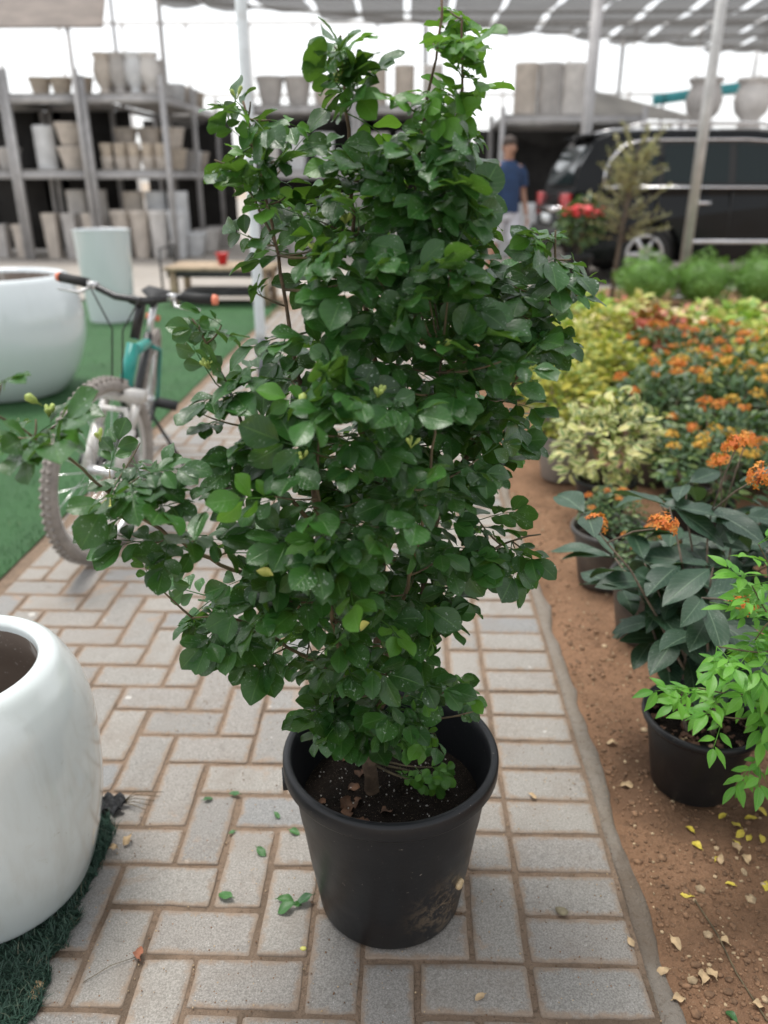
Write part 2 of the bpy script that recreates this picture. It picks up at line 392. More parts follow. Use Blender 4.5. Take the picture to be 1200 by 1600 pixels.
turf(lambda y: -.612 + .016 * hnoise(y * 9, .3, 1.5) + .01 * hnoise(y * 31, 2) - max(0, y - 1.29) ** 2 * 20, -1.6, -.6, .45, 1.345, 26000, .024, M['turf_dark'], M['blade_dark'], 'ragged dark green turf mat under the glossy white planter', 1.1, 40, 60)
# ================================================================ POTS AND PLANTERS
def glaze(name, base, dirt, amt):
    n = NT(name); P = n.objc(); sp = n.n('SeparateXYZ'); n.l(P, sp.inputs[0])
    mp = n.n('Mapping'); n.l(P, mp.inputs[0]); mp.inputs['Scale'].default_value = (9, 9, 1.6)
    c = n.mix(n.math('MULTIPLY', n.step(n.noise(1.6, 6, .65, mp.outputs[0]), .48, .75), amt), base, dirt)
    c = n.mix(n.math('MULTIPLY', n.step(n.noise(90, 2, .5, P), .76, .79), .4), c, (.25, .22, .18))
    c = n.mix(n.math('MULTIPLY', n.step(n.noise(12, 6, .75, P, 1.2), .60, .66), amt * .8), c, (.5, .52, .48))
    r = n.math('MULTIPLY_ADD', n.step(n.noise(5, 5, .6, P), .4, .7), .16, .10)
    return n.done(n.princ(c, r, n.bump(n.noise(3.5, 3, .5, P), .12, .02), Coat_Weight=.6, Coat_Roughness=.08))
M['glaze'] = glaze('white_glaze', (.60, .65, .65), (.50, .52, .49), .6)
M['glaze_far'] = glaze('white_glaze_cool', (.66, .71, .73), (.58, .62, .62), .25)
def inner_mat():
    n = NT('planter_inside'); P = n.objc(); mp = n.n('Mapping'); n.l(P, mp.inputs[0]); mp.inputs['Scale'].default_value = (14, 14, 1.5)
    c = n.mix(n.step(n.noise(3, 5, .6, P), .3, .7), (.22, .175, .145), (.31, .26, .22))
    c = n.mix(n.math('MULTIPLY', n.step(n.noise(2.2, 4, .5, mp.outputs[0]), .58, .64), .7), c, (.6, .58, .55))
    c = n.mix(n.math('MULTIPLY', n.step(n.noise(130, 2, .5, P), .66, .70), .6), c, (.6, .57, .53))
    return n.done(n.princ(c, .55))
M['inside'] = inner_mat()

def smooth_profile(pts, n=8):
    out = []
    P = [pts[0]] + list(pts) + [pts[-1]]
    for i in range(1, len(P) - 2):
        for k in range(n):
            t = k / n; a, b_, c, d = P[i - 1], P[i], P[i + 1], P[i + 2]
            out.append(tuple(.5 * (2 * b_[q] + (c[q] - a[q]) * t + (2 * a[q] - 5 * b_[q] + 4 * c[q] - d[q]) * t * t + (3 * b_[q] - a[q] - 3 * c[q] + d[q]) * t ** 3) for q in (0, 1)))
    out.append(pts[-1]); return out
def planter(loc, outer, inner, label, mat, cat='planter', group=None, name='planter'):
    t = thing(name, label, cat, loc, group=group)
    MB().lathe(smooth_profile(outer), 72).build('body', mat, t)
    MB().lathe(smooth_profile(inner), 64, cap_b=False, cap_t=True).build('inside', M['inside'], t)
    return t
# near egg-shaped planter, rim rolled over
_o = [(.16, 0)] + [((.172 + .058 * (1 - (1 - z / .32) ** 2.4)) if z < .32 else (.180 + .050 * (1 - ((z - .32) / .18) ** 2.6)), z) for z in (.012, .05, .10, .16, .23, .30, .36, .41, .45, .475, .490)] + [(.178, .498), (.170, .501), (.158, .500), (.150, .494), (.147, .482)]
planter((-.80, 1.16, .004), _o, [(.1475, .484), (.156, .44), (.185, .34), (.18, .18), (.14, .06)], 'large glossy white egg shaped planter on the dark turf mat', M['glaze'])
# bowl planter behind the bicycle
planter((-2.56, 5.03, .004), [(.27, 0), (.33, .02), (.42, .13), (.495, .31), (.512, .45), (.498, .59), (.462, .70), (.438, .74), (.41, .74), (.395, .715)],
        [(.397, .72), (.40, .60), (.38, .35), (.30, .1)], 'wide glossy white bowl planter standing behind the bicycle', M['glaze_far'])
planter((-2.90, 7.93, .004), [(.20, 0), (.215, .01), (.235, .30), (.262, .80), (.265, .835), (.258, .845), (.235, .845), (.228, .82)],
        [(.229, .825), (.22, .5), (.19, .1)], 'tall tapered white cylinder planter on the green turf', M['glaze_far'])

# --- black plastic nursery pots
def plastic(name, base, dust, amt, mud=None):
    n = NT(name); P = n.objc()
    c = n.mix(n.math('MULTIPLY', n.step(n.noise(6, 6, .65, P), .35, .75), amt), base, dust)
    c = n.mix(n.math('MULTIPLY', n.step(n.noise(140, 3, .6, P), .69, .74), .5), c, (.34, .31, .27))
    c = n.mix(n.math('MULTIPLY', n.step(n.noise(55, 4, .6, P, 2.0), .735, .76), .3), c, (.45, .42, .38))
    if mud:
        d = n.n('VectorMath', operation='DISTANCE'); n.l(P, d.inputs[0]); d.inputs[1].default_value = mud[:3]
        k = n.math('MULTIPLY', n.math('SUBTRACT', 1.0, n.step(d.outputs['Value'], .01, mud[3])), n.step(n.noise(48, 6, .75, P, .8), .46, .60))
        c = n.mix(n.math('MULTIPLY', k, .8), c, (.21, .155, .10))
    r = n.math('MULTIPLY_ADD', n.noise(9, 4, .6, P), .3, .26)
    return n.done(n.princ(c, r, n.bump(n.noise(70, 4, .6, P), .12, .003), Specular_IOR_Level=.35))
M['black_pot'] = plastic('black_plastic', (.010, .011, .013), (.035, .033, .031), .5)
M['main_pot'] = plastic('black_plastic_muddy', (.010, .0112, .0135), (.020, .020, .021), .3, (.105, -.085, .085, .12))
M['grey_pot'] = plastic('dusty_grey_plastic', (.045, .044, .043), (.15, .125, .10), .75)
M['sunlit_pot'] = plastic('sunlit_dusty_plastic', (.20, .19, .18), (.34, .30, .26), .7)  # pale tone puts sunlight into the colour of the kerb pots
M['mulch'] = sand_mat('pot_soil', (.016, .011, .008), (.026, .018, .013), (.006, .005, .004), 1.5, 1.0)
M['dry_leaf'] = simple('dry_leaf', (.13, .065, .035), .8, .5, 40)

def pot_parts(t, rb, rt, h, mat, soil_z_=None, rim=.012, n=56, hooks=False, bands=True):
    th = .004
    prof = [(rb * .93, 0), (rb, .008), (rb + (rt - rb) * .30, h * .30), (rb + (rt - rb) * .305 + .001, h * .31), (rb + (rt - rb) * .62, h * .62), (rb + (rt - rb) * .625 + .0015, h * .63), (rt - .004, h - .035)]
    if not bands: prof = [(rb * .93, 0), (rb, .006), (rt - .004, h - .02)]
    body = MB().lathe(prof + [(rt - .003, h - .002)], n); body.build('pot', mat, t)
    rimz = .034 if h > .25 else .018
    r_ = MB().lathe([(rt - .003, h - rimz), (rt + rim * .75, h - rimz + .001), (rt + rim, h - rimz + .006), (rt + rim, h - .006), (rt + rim * .75, h), (rt + .001, h + .001), (rt - th, h - .003), (rt - th - .002, h - .03), (rb + (rt - rb) * .5 - th, h * .5), (rb - th, .012)], n, cap_b=False, cap_t=True)
    ro = r_.build('rim', mat, t)
    if hooks:
        k = MB()
        for a in (math.pi * 1.06,):
            c = Vector((math.cos(a) * (rt + rim * .3), math.sin(a) * (rt + rim * .3), h - rimz - .010)); k.box((0, 0, 0), (.010, .016, .012), Matrix.Translation(c) @ Matrix.Rotation(a, 4, 'Z'))
        k.build('lug', mat, t)
    if soil_z_:
        f = soil_z_ / h; rr = rb + (rt - rb) * f - th; s = MB(); rings = []
        c0 = s.vert((0, 0, soil_z_ + .012)); 
        for q in range(1, 8):
            ring = [s.vert((rr * q / 7 * math.cos(a * math.pi / 16), rr * q / 7 * math.sin(a * math.pi / 16), soil_z_ + .012 * (1 - (q / 7) ** 2) + .006 * hnoise(q * 1.7 + a * .8, a * 1.3 + q, 1.3))) for a in range(32)]
            rings.append(ring)
        for a in range(32): s.face(c0, rings[0][a], rings[0][(a + 1) % 32])
        for A, B in zip(rings, rings[1:]):
            for a in range(32): s.face(A[a], B[a], B[(a + 1) % 32], A[(a + 1) % 32])
        so = s.build('soil', M['mulch'], t); return so
# ================================================================ LEAVES
def frame(p, d, nrm, s=1.0):
    d = d.normalized(); z = nrm - d * nrm.dot(d)
    z = z.normalized() if z.length > 1e-5 else d.orthogonal().normalized()
    y = z.cross(d); m = Matrix(((d.x, y.x, z.x, p.x), (d.y, y.y, z.y, p.y), (d.z, y.z, z.z, p.z), (0, 0, 0, 1)))
    return m @ Matrix.Scale(s, 4)
def leaf_blade(mb, M_, L, W, fold=.25, droop=.2, peak=.58, pw=.8, wavy=.0, rows=7, notch=0.0, cols=(-1, -.5, 0, .5, 1), ph=0.0, twist=0.0):
    ids = []
    for i in range(rows + 1):
        t = i / rows
        tt = t ** (math.log(.5) / math.log(peak)); wd = W * max(0.0, math.sin(math.pi * tt)) ** pw
        if i == 0: wd = W * .04
        if i == rows: wd = W * .05
        row = []
        for u in cols:
            x = L * t - notch * L * (t > .98) * (1 - abs(u)); y = u * wd
            z = fold * abs(y) - droop * L * t * t + wavy * W * math.sin(t * 9 + ph + (2 if u > 0 else 0)) * abs(u) * abs(u) + twist * y * t
            row.append(mb.vert(M_ @ Vector((x, y, z)), (t, .5 + .5 * u)))
        ids.append(row)
    for a, b_ in zip(ids, ids[1:]):
        for k in range(len(cols) - 1): mb.face(a[k], b_[k], b_[k + 1], a[k + 1])
def compound(r, n, Lr, ll, style='round'):
    """a pinnate leaf: rachis along +X, face up +Z"""
    m = MB(); arc = r.uniform(.5, 1.1); side = r.choice((-1, 1))
    def rp(t): return Vector((Lr * t * (1 - .08 * arc * t), 0, -.20 * arc * Lr * t * t))
    m.rnd = .6
    m.tube([rp(t) for t in (0, .35, .7, 1)], [.0011, .0009, .0008, .0005], 4, False)
    for i in range(n):
        last = i == n - 1; t = 1.0 if last else .30 + .64 * (i / max(1, n - 2)) if n > 2 else .6
        k = (.62 + .42 * (i / (n - 1))) * r.uniform(.88, 1.12); L = ll * k
        sg = side if i % 2 else -side
        ang = 0 + r.gauss(0, .08) if last else sg * (r.uniform(.85, 1.2) - .35 * i / n)
        M_ = Matrix.Translation(rp(t) + Vector((0, 0, 0))) @ Matrix.Rotation(ang, 4, 'Z') @ Matrix.Rotation(.05 + .25 * arc * t + r.gauss(0, .13), 4, 'Y') @ Matrix.Rotation(r.gauss(0, .22), 4, 'X') @ Matrix.Translation((.003, 0, 0))
        m.rnd = r.random()
        if style == 'round': leaf_blade(m, M_, L, L * r.uniform(.33, .40), r.uniform(.12, .42), r.uniform(.05, .30), r.uniform(.54, .62), .66, .10, 7, .03, ph=r.random() * 6, twist=r.uniform(-.2, .2))
        else: leaf_blade(m, M_, L, L * r.uniform(.19, .24), r.uniform(.1, .4), r.uniform(.05, .3), .42, .95, .06, 7, ph=r.random() * 6)
    return m

M['leaf'] = leafmat('shrub_leaf', (.010, .048, .010), (.032, .118, .020), (.11, .24, .06), .24, .22, .8, veinamt=.4)
M['leaf_fresh'] = leafmat('shrub_leaf_fresh', (.050, .165, .022), (.105, .275, .036), (.16, .33, .09), .30, .34, .15, veinamt=.35)
M['bark'] = simple('shrub_bark', (.17, .115, .075), .9, .4, 60, .9)
M['twig'] = simple('shrub_twig', (.11, .085, .045), .75, .4, 40)
M['bud'] = simple('flower_bud', (.33, .42, .10), .5, .2, 60)
M['petal'] = simple('yellow_petal', (.62, .60, .16), .5, .15, 50)

rl = random.Random(21)
VAR = [compound(rl, rl.choice((4, 5, 5, 6, 6, 7)), rl.uniform(.048, .068), rl.uniform(.039, .050)) for _ in range(18)]
VARF = [compound(rl, rl.choice((4, 5, 5, 6)), rl.uniform(.042, .058), rl.uniform(.033, .042)) for _ in range(8)]
VM = [v.mesh('shrub_leaf', M['leaf']) for v in VAR]; VFM = [v.mesh('shrub_leaf_fresh', M['leaf_fresh']) for v in VARF]

PCX, PCY = -.018, 1.150
shrub = thing('potted_shrub', 'tall dark green shrub in a black plastic pot on the paving', 'shrub', (PCX, PCY, .002))
so = pot_parts(shrub, .136, .182, .348, M['main_pot'], .238, .011, 72, hooks=True)
ROOT = Vector((PCX, PCY, .002))
PY = 1.150
def sk(pts): return [at(x, y, PY + d) - ROOT for x, y, d in pts]
def resample(P, step=.02):
    out = [P[0]]
    Q = [P[0]] + P + [P[-1]]
    for i in range(1, len(Q) - 2):
        a, b_, c, d = Q[i - 1], Q[i], Q[i + 1], Q[i + 2]; k = max(2, int((c - b_).length / step))
        for s in range(1, k + 1):
            t = s / k; out.append(.5 * ((2 * b_) + (c - a) * t + (2 * a - 5 * b_ + 4 * c - d) * t * t + (3 * b_ - a - 3 * c + d) * t ** 3))
    return out
trunk_top = (577, 1165, 0.0)
stems = [
    ('trunk', [(584, 1262, .0), (580, 1225, .0), trunk_top, (570, 1120, .01)], .0150, .0110),
    ('branch', [(572, 1150, .0), (545, 1060, -.03), (512, 920, -.06), (490, 760, -.08), (474, 640, -.06), (448, 480, -.04), (425, 350, -.02), (395, 230, 0), (380, 158, .01)], .0075, .0016),
    ('branch', [(575, 1140, .01), (590, 1000, .03), (602, 800, .05), (592, 600, .06), (560, 420, .04), (548, 260, .03), (538, 130, .01), (532, 55, .0)], .0085, .0016),
    ('branch', [(576, 1135, .02), (622, 950, .06), (642, 750, .08), (650, 500, .06), (648, 340, .04), (660, 210, .02), (682, 70, .0), (690, -5, .0)], .0080, .0015),
    ('branch', [(580, 1140, .02), (650, 960, .09), (700, 720, .12), (722, 470, .09), (722, 310, .06), (722, 120, .03), (722, 30, .02)], .0078, .0015),
    ('branch', [(630, 900, .06), (690, 872, .03), (750, 868, .0), (800, 845, -.02), (845, 835, -.02)], .0042, .0013),
    ('branch', [(690, 770, .10), (770, 650, .08), (838, 540, .04), (862, 440, .02), (868, 360, .0)], .0050, .0014),
    ('branch', [(820, 570, .05), (860, 500, .02), (905, 458, .0), (935, 450, .0)], .0028, .0012),
    ('branch', [(555, 1075, -.02), (455, 935, -.09), (345, 882, -.14), (235, 818, -.18), (185, 786, -.20), (110, 716, -.24), (55, 684, -.27), (-20, 640, -.30)], .0052, .0014),
    ('branch', [(498, 830, -.07), (440, 765, -.10), (402, 718, -.12), (372, 640, -.12), (335, 565, -.12), (300, 498, -.12)], .0040, .0013),
    ('branch', [(545, 1070, -.02), (450, 1010, -.08), (370, 968, -.12), (300, 965, -.14)], .0045, .0013),
    ('branch', [(578, 1190, .0), (620, 1150, -.02), (680, 1090, -.03), (722, 1070, -.02)], .0035, .0012),
    ('branch', [(432, 385, -.02), (395, 310, -.01), (360, 262, .0), (335, 250, .0)], .0022, .0012),
    ('branch', [(545, 1080, -.03), (525, 1000, -.13), (505, 870, -.18), (495, 740, -.20), (505, 640, -.18)], .0045, .0014),
    ('branch', [(590, 1040, -.02), (640, 900, -.12), (670, 760, -.15), (680, 650, -.14), (690, 560, -.10)], .0045, .0014),
    ('branch', [(580, 1130, .0), (590, 1090, -.07), (560, 1090, -.10)], .0040, .0014),
]
nodes = []
for nm, pts, r0, r1 in stems:
    P = resample(sk(pts)); k = len(P)
    for i in range(1, k - 1):
        P[i] = P[i] + Vector((rl.gauss(0, .0012), rl.gauss(0, .0012), rl.gauss(0, .001)))
    rad = [(r0 + (r1 - r0) * (i / (k - 1)) ** .8) * (1 + .06 * math.sin(i * 1.7)) for i in range(k)]
    if nm == 'trunk': rad[0] *= 1.35; rad[1] *= 1.1
    MB().tube(P, rad, 10 if nm == 'trunk' else 7).build(nm, M['bark'] if r0 > .007 else M['twig'], shrub)
    if nm != 'trunk': nodes += [(p, rad[i]) for i, p in enumerate(P)]
# regions of foliage seen in the crown: centre, half sizes, depth, depth spread, kind
REG = [
    (718, 45, 34, 40, .01, .03, 1), (735, 100, 30, 36, .01, .03, 1), (682, 110, 36, 50, .01, .03, 1), (700, 190, 52, 45, .02, .06, .5), (640, 155, 24, 20, -.02, .02, 1),
    (548, 58, 36, 22, 0, .03, .3), (518, 105, 30, 30, 0, .03, .2), (570, 120, 40, 22, 0, .03, .2), (530, 178, 36, 32, .0, .05, .2),
    (372, 158, 30, 14, 0, .02, .1), (402, 205, 38, 36, 0, .04, .1), (346, 252, 20, 10, 0, .02, .1), (446, 212, 34, 32, 0, .05, .1), (418, 290, 38, 38, -.01, .05, .1), (398, 355, 34, 28, -.02, .04, .1),
    (585, 235, 70, 36, .03, .10, .15), (650, 262, 78, 48, .04, .12, .2), (725, 262, 34, 46, .05, .10, .3), (600, 330, 118, 52, .03, .14, .1), (720, 345, 46, 50, .05, .12, .15), (480, 330, 44, 34, 0, .06, .1),
    (610, 430, 128, 70, .03, .18, .05), (720, 450, 66, 76, .05, .16, .05), (500, 425, 30, 36, -.02, .06, .1), (570, 540, 108, 60, .0, .20, .08), (705, 560, 90, 66, .05, .18, .05),
    (862, 362, 32, 15, .0, .02, .3), (866, 425, 46, 30, .01, .05, .1), (905, 452, 24, 10, .0, .03, .1), (805, 480, 58, 40, .04, .10, .05), (842, 535, 36, 36, .03, .07, .05), (785, 600, 62, 46, .06, .12, .03), (812, 655, 26, 22, .05, .06, .0),
    (402, 455, 16, 7, -.03, .02, .1), (297, 492, 20, 12, -.12, .02, .2), (350, 512, 16, 8, -.12, .03, .1), (335, 580, 28, 26, -.12, .04, .05), (378, 612, 36, 30, -.12, .05, .05), (315, 645, 16, 9, -.12, .03, .0), (400, 665, 38, 32, -.12, .06, .0), (440, 560, 30, 44, -.05, .06, .1),
    (560, 650, 130, 56, -.02, .22, .05), (500, 740, 120, 62, -.05, .20, .04), (650, 720, 100, 80, .0, .22, .04), (735, 690, 66, 44, .06, .14, .12), (460, 630, 44, 40, -.08, .08, .05),
    (58, 668, 34, 14, -.27, .03, .1), (100, 648, 24, 12, -.25, .03, .1), (12, 690, 18, 12, -.28, .02, .1), (205, 702, 40, 20, -.20, .06, .0), (262, 740, 52, 28, -.17, .08, .0), (190, 752, 34, 28, -.20, .05, .0), (325, 758, 36, 26, -.15, .06, .0), (182, 815, 30, 16, -.19, .04, .0), (250, 798, 44, 20, -.17, .06, .0), (242, 850, 30, 34, -.16, .05, .0), (250, 912, 22, 12, -.16, .03, .0), (332, 818, 24, 20, -.14, .05, .0), (5, 598, 6, 5, -.3, .01, 0),
    (455, 850, 78, 50, -.08, .16, .04), (565, 880, 115, 58, -.05, .22, .1), (685, 850, 70, 48, .0, .16, .04), (775, 800, 36, 26, -.01, .06, .03), (795, 875, 40, 26, -.02, .06, .03), (740, 890, 46, 24, .0, .07, .03), (712, 940, 16, 18, .0, .04, .0),
    (385, 930, 62, 38, -.12, .10, .03), (312, 962, 26, 16, -.14, .05, .0), (345, 1000, 42, 20, -.12, .06, .0), (430, 1000, 64, 36, -.09, .10, .02), (402, 1030, 22, 9, -.1, .04, .0), (530, 990, 76, 50, -.06, .16, .05), (620, 955, 74, 50, .0, .14, .08),
    (585, 1050, 60, 38, -.06, .12, .08), (515, 1110, 30, 24, -.08, .05, .0), (572, 1128, 36, 28, -.10, .06, .0), (655, 1090, 44, 30, -.03, .07, .1), (722, 1062, 12, 12, -.02, .02, 1), (742, 1112, 8, 8, -.01, .02, .0), (652, 1155, 34, 26, -.03, .05, .7), (690, 1205, 18, 16, -.03, .04, 1), (640, 1220, 14, 12, -.02, .04, .8), (500, 1090, 20, 16, -.06, .04, 0),
]
def to_px(p):
    d = np.array(p) + np.array(ROOT) - np.array((0, 0, CAM_H)); z = d @ _fw; return 600 + F_PX * (d @ _rt) / z, 800 - F_PX * (d @ _up) / z
def inside(p):
    x, y = to_px(p)
    return any(((x - q[0]) / (q[2] * 1.12 + 14)) ** 2 + ((y - q[1]) / (q[3] * 1.12 + 14)) ** 2 < 1 for q in REG)
twigs = MB(); leaves = []
AX = Vector((0, 0, 0)); cam_l = Vector((0, 0, CAM_H)) - ROOT
for (cx, cy, rx, ry, dy, dr, fr) in REG:
    area = math.pi * rx * ry; cnt = max(1, round(area / (1900 if area > 9000 else 2700))); got = []
    if cy > 1040: cnt = max(2, cnt + 1)
    for _ in range(cnt):
        best = None
        for _try in range(10):
            a = rl.uniform(0, 6.283); q = math.sqrt(rl.random()); x = cx + rx * q * math.cos(a); y = cy + ry * q * math.sin(a)
            dmin = min([math.hypot(x - g[0], y - g[1]) for g in got], default=99)
            if best is None or dmin > best[0]: best = (dmin, x, y)
        _, x, y = best; got.append((x, y))
        P = at(x, y, PY + dy + rl.uniform(-1, 1) * dr) - ROOT
        S, r_ = min(nodes, key=lambda n: (n[0] - P).length + .7 * max(0, n[0].z - P.z + .01))
        dist = (P - S).length; mid = S.lerp(P, .5) + Vector((0, 0, -.10 * dist)) + Vector((rl.gauss(0, .06), rl.gauss(0, .06), 0)) * dist
        curve = [S * (1 - t) ** 2 + mid * 2 * t * (1 - t) + P * t * t for t in (0, .25, .5, .75, 1)]
        if dist > .008: twigs.tube(curve, [min(.0024, .0011 + dist * .008)] * 2 + [.0014, .0012, .0009], 5)
        td = (P - curve[2]).normalized() if dist > .01 else Vector((0, 0, 1))
        nl = rl.choice((3, 4, 4, 5)) if area > 900 else rl.choice((2, 3, 3))
        small = .72 if cy > 1150 or area < 900 else 1.0
        ang0 = rl.uniform(0, 6.28)
        for k in range(nl):
            t = 1.0 if k == nl - 1 else max(0, 1 - (nl - 1 - k) * .018 / max(dist, .02) * rl.uniform(.7, 1.3))
            base = S * (1 - t) ** 2 + mid * 2 * t * (1 - t) + P * t * t
            for tr_ in range(9):
                a = ang0 + k * 2.4 + (rl.uniform(-3.1, 3.1) if tr_ else 0); hz = Vector((math.cos(a), math.sin(a), 0))
                axis = at(590, min(1150, y + 60), PY) - ROOT
                out = (P - axis); out.z *= .2; out = out.normalized() if out.length > .01 else hz
                d = (td * (.35 if k < nl - 1 else .9) + hz * .75 + out * .38 + Vector((0, -.22, rl.uniform(-.35, .25)))).normalized()
                s = rl.uniform(.80, 1.12) * small * (1 if tr_ < 5 else .8)
                if inside(base + d * .085 * s) and inside(base + d * .05 * s): break
            else: continue
            tocam = (cam_l - base).normalized()
            nrm = (Vector((0, 0, 1)) * .80 + tocam * .5 + out * .3 + Vector((rl.gauss(0, .42), rl.gauss(0, .42), rl.gauss(0, .2)))).normalized()
            fresh = rl.random() < fr
            leaves.append((frame(base, d, nrm, s), fresh, (base - cam_l).length + rl.gauss(0, .015)))
tag(twigs.build('twig', M['twig'], shrub), kind='stuff')
leaves.sort(key=lambda q: q[2])
fol = MB(); folf = MB()
for i, (Mx, fresh, _) in enumerate(leaves):
    if i < 300:
        o = link('leaf', rl.choice(VFM if fresh else VM), shrub); o.matrix_local = Mx
    else:
        (folf if fresh else fol).add(rl.choice(VARF if fresh else VAR), Mx)
tag(fol.build('foliage', M['leaf'], shrub), kind='stuff'); tag(folf.build('foliage', M['leaf_fresh'], shrub), kind='stuff')
print('shrub leaves', len(leaves))
def bud_cluster(x, y, d, n, s=1.0, mat='bud'):
    b = MB(); P = at(x, y, PY + d) - ROOT
    for k in range(n):
        a = rl.uniform(0, 6.28); e = Vector((math.cos(a) * .6, math.sin(a) * .6, rl.uniform(.5, 1.2))).normalized(); L = rl.uniform(.007, .012) * s
        b.tube([P, P + e * .006, P + e * (.006 + L * .3), P + e * (.006 + L * .8), P + e * (.006 + L)], [.0006, .0008, .0021 * s, .0026 * s, .0006], 7)
    b.build('flower_bud', M[mat], shrub)
for q in ((66, 634, -.28, 1, 2.0), (76, 652, -.27, 7), (326, 577, -.14, 8), (157, 690, -.24, 4), (470, 646, -.22, 1, 2.2), (472, 720, -.22, 6), (540, 350, -.05, 9), (495, 395, -.05, 6), (590, 622, -.22, 6), (690, 545, -.14, 6), (525, 128, -.02, 6), (370, 155, -.02, 4), (642, 700, -.22, 3)): bud_cluster(*q)
for x, y, d, a in ((400, 892, -.24, -.1), (562, 985, -.22, 1.2), (155, 790, -.22, .4)):
    P = at(x, y, PY + d) - ROOT; b = MB(); leaf_blade(b, frame(P, Vector((math.cos(a), -.3, math.sin(a) * .6)), Vector((0, -.5, .8))), .024, .007, .6, .1)
    b.build('fading_petal', M['petal'], shrub)
# leaf litter lying on the pot's own soil
b = MB()
for k in range(16):
    a = rl.uniform(2.2, 4.6); q = rl.uniform(.05, .135); p = Vector((q * math.cos(a), q * math.sin(a), .246 + rl.uniform(0, .014)))
    leaf_blade(b, frame(p, Vector((math.cos(a * 3), math.sin(a * 3), rl.uniform(-.2, .3))), Vector((rl.gauss(0, .4), rl.gauss(0, .4), 1))), rl.uniform(.022, .038), .011, .3, .3, wavy=.3)
tag(b.build('leaf_litter', M['dry_leaf'], shrub), kind='stuff')
b = MB()
for k in range(220):
    a = rl.uniform(0, 6.28); q = .15 * math.sqrt(rl.random()); b.ball((q * math.cos(a), q * math.sin(a),   .252 - .012 * (q / .15) ** 2 + rl.uniform(-.004, .003)), rl.uniform(.0008, .002), 5, 3)
M['perlite'] = simple('perlite', (.55, .52, .48), .9, .2, 60)
tag(b.build('perlite', M['perlite'], shrub), kind='stuff')
# ================================================================ PLANTS OF THE BED
rp_ = random.Random(5)
M['ixora'] = leafmat('broad_dark_leaf', (.012, .038, .022), (.028, .068, .038), (.16, .24, .15), .38, .10, .35, veins=9, veinamt=.5)
M['orange'] = leafmat('orange_petal', (.75, .20, .03), (.85, .32, .06), (.8, .3, .05), .5, .3, veinamt=0.0, ramp=[(0, (.62, .12, .02)), (.5, (.80, .24, .04)), (1, (.85, .38, .08))])
M['lime'] = leafmat('lime_leaf', (.070, .26, .022), (.15, .40, .040), (.25, .5, .1), .32, .36, .0)
M['stem'] = simple('grey_stem', (.16, .12, .09), .85, .4, 50)
def flower_head(r, R_, n=46):
    b = MB()
    for k in range(n):
        a = r.uniform(0, 6.28); e = math.acos(r.uniform(.05, 1)); d = Vector((math.sin(e) * math.cos(a), math.sin(e) * math.sin(a), math.cos(e) * .7 + .15)).normalized()
        L = R_ * r.uniform(.75, 1.05); tip = d * L; b.rnd = r.random()
        b.tube([Vector((0, 0, -.004)), tip * .6, tip], [.0006, .0006, .0009], 3, False)
        if r.random() < .72:
            for q in range(4):
                u = d.orthogonal().normalized(); u = Matrix.Rotation(q * math.pi / 2 + k, 3, d) @ u
                leaf_blade(b, frame(tip, (u + d * .25), d), R_ * .30, R_ * .075, .1, .2, .55, .8, rows=3, cols=(-1, 0, 1))
        else: b.ball(tip, .0018 * R_ / .03, 5, 4)
    return b
HEAD = [flower_head(rp_, .030).mesh('flower_head', M['orange']) for _ in range(3)]
def ixora(loc, crown, nst, nlf, label, potargs, seed, heads, lean=(0, 0)):
    r = random.Random(seed); t = thing('potted_ixora', label, 'potted plant', loc); pot_parts(t, *potargs)
    zs = potargs[4]; tips = []
    for k in range(nst):
        a = r.uniform(0, 6.28); base = Vector((r.gauss(0, .018), r.gauss(0, .018), zs))
        e = Vector(crown[0]) + Vector((crown[1] * math.cos(a) * r.uniform(.2, .95), crown[1] * math.sin(a) * r.uniform(.2, .95), r.uniform(-1, 1) * crown[2]))
        m = base.lerp(e, .45) + Vector((-e.x * .15, -e.y * .15, .03))
        P = [base * (1 - q) ** 2 + m * 2 * q * (1 - q) + e * q * q + Vector((r.gauss(0, .003), r.gauss(0, .003), 0)) for q in [i / 8 for i in range(9)]]
        MB().tube(P, [.0048 - .0032 * i / 8 for i in range(9)], 6).build('stem', M['stem'], t); tips.append(P)
    for k in range(nlf):
        P = tips[k % nst]; q = 8 if k < nst * 3 else r.randrange(4, 8); p = P[q]; a = r.uniform(0, 6.28)
        d = Vector((math.cos(a), math.sin(a), r.uniform(-.55, .30))).normalized(); L = r.uniform(.09, .15)
        b = MB(); b.rnd = r.random(); leaf_blade(b, Matrix.Identity(4), L, L * r.uniform(.20, .25), r.uniform(.15, .35), r.uniform(.1, .35), .52, .8, .10, 9, ph=r.random() * 6)
        b.tube([Vector((-.012, 0, 0)), Vector((.004, 0, 0))], .0013, 4)
        o = b.build('leaf', M['ixora'], t); o.matrix_local = frame(p + d * .012, d, Vector((r.gauss(0, .25), r.gauss(0, .25) - .25, 1)))
    for (x, y, Y) in heads:
        o = link('flower_cluster', r.choice(HEAD), t); P = at(x, y, Y) - Vector(loc); o.location = P; o.rotation_euler = (r.gauss(0, .3), r.gauss(0, .3), r.uniform(0, 6)); 
        q = min((pt for T in tips for pt in T[5:]), key=lambda v: (v - P).length); MB().tube([q, q.lerp(P, .5) + Vector((0, 0, .01)), P], [.0022, .0018, .0016], 5).build('stem', M['stem'], t)
    return t
ixora((.672, 1.475, 0), ((-.08, .11, .50), .23, .14), 15, 118, 'broad leaved dark plant with orange flowers in the glossy black pot', (.088, .122, .195, M['black_pot'], .160, .008, 44, False, False), 4,
      [(930, 822, 1.55), (1160, 952, 1.33), (1190, 745, 1.50), (1150, 700, 1.62), (1035, 825, 1.42)])
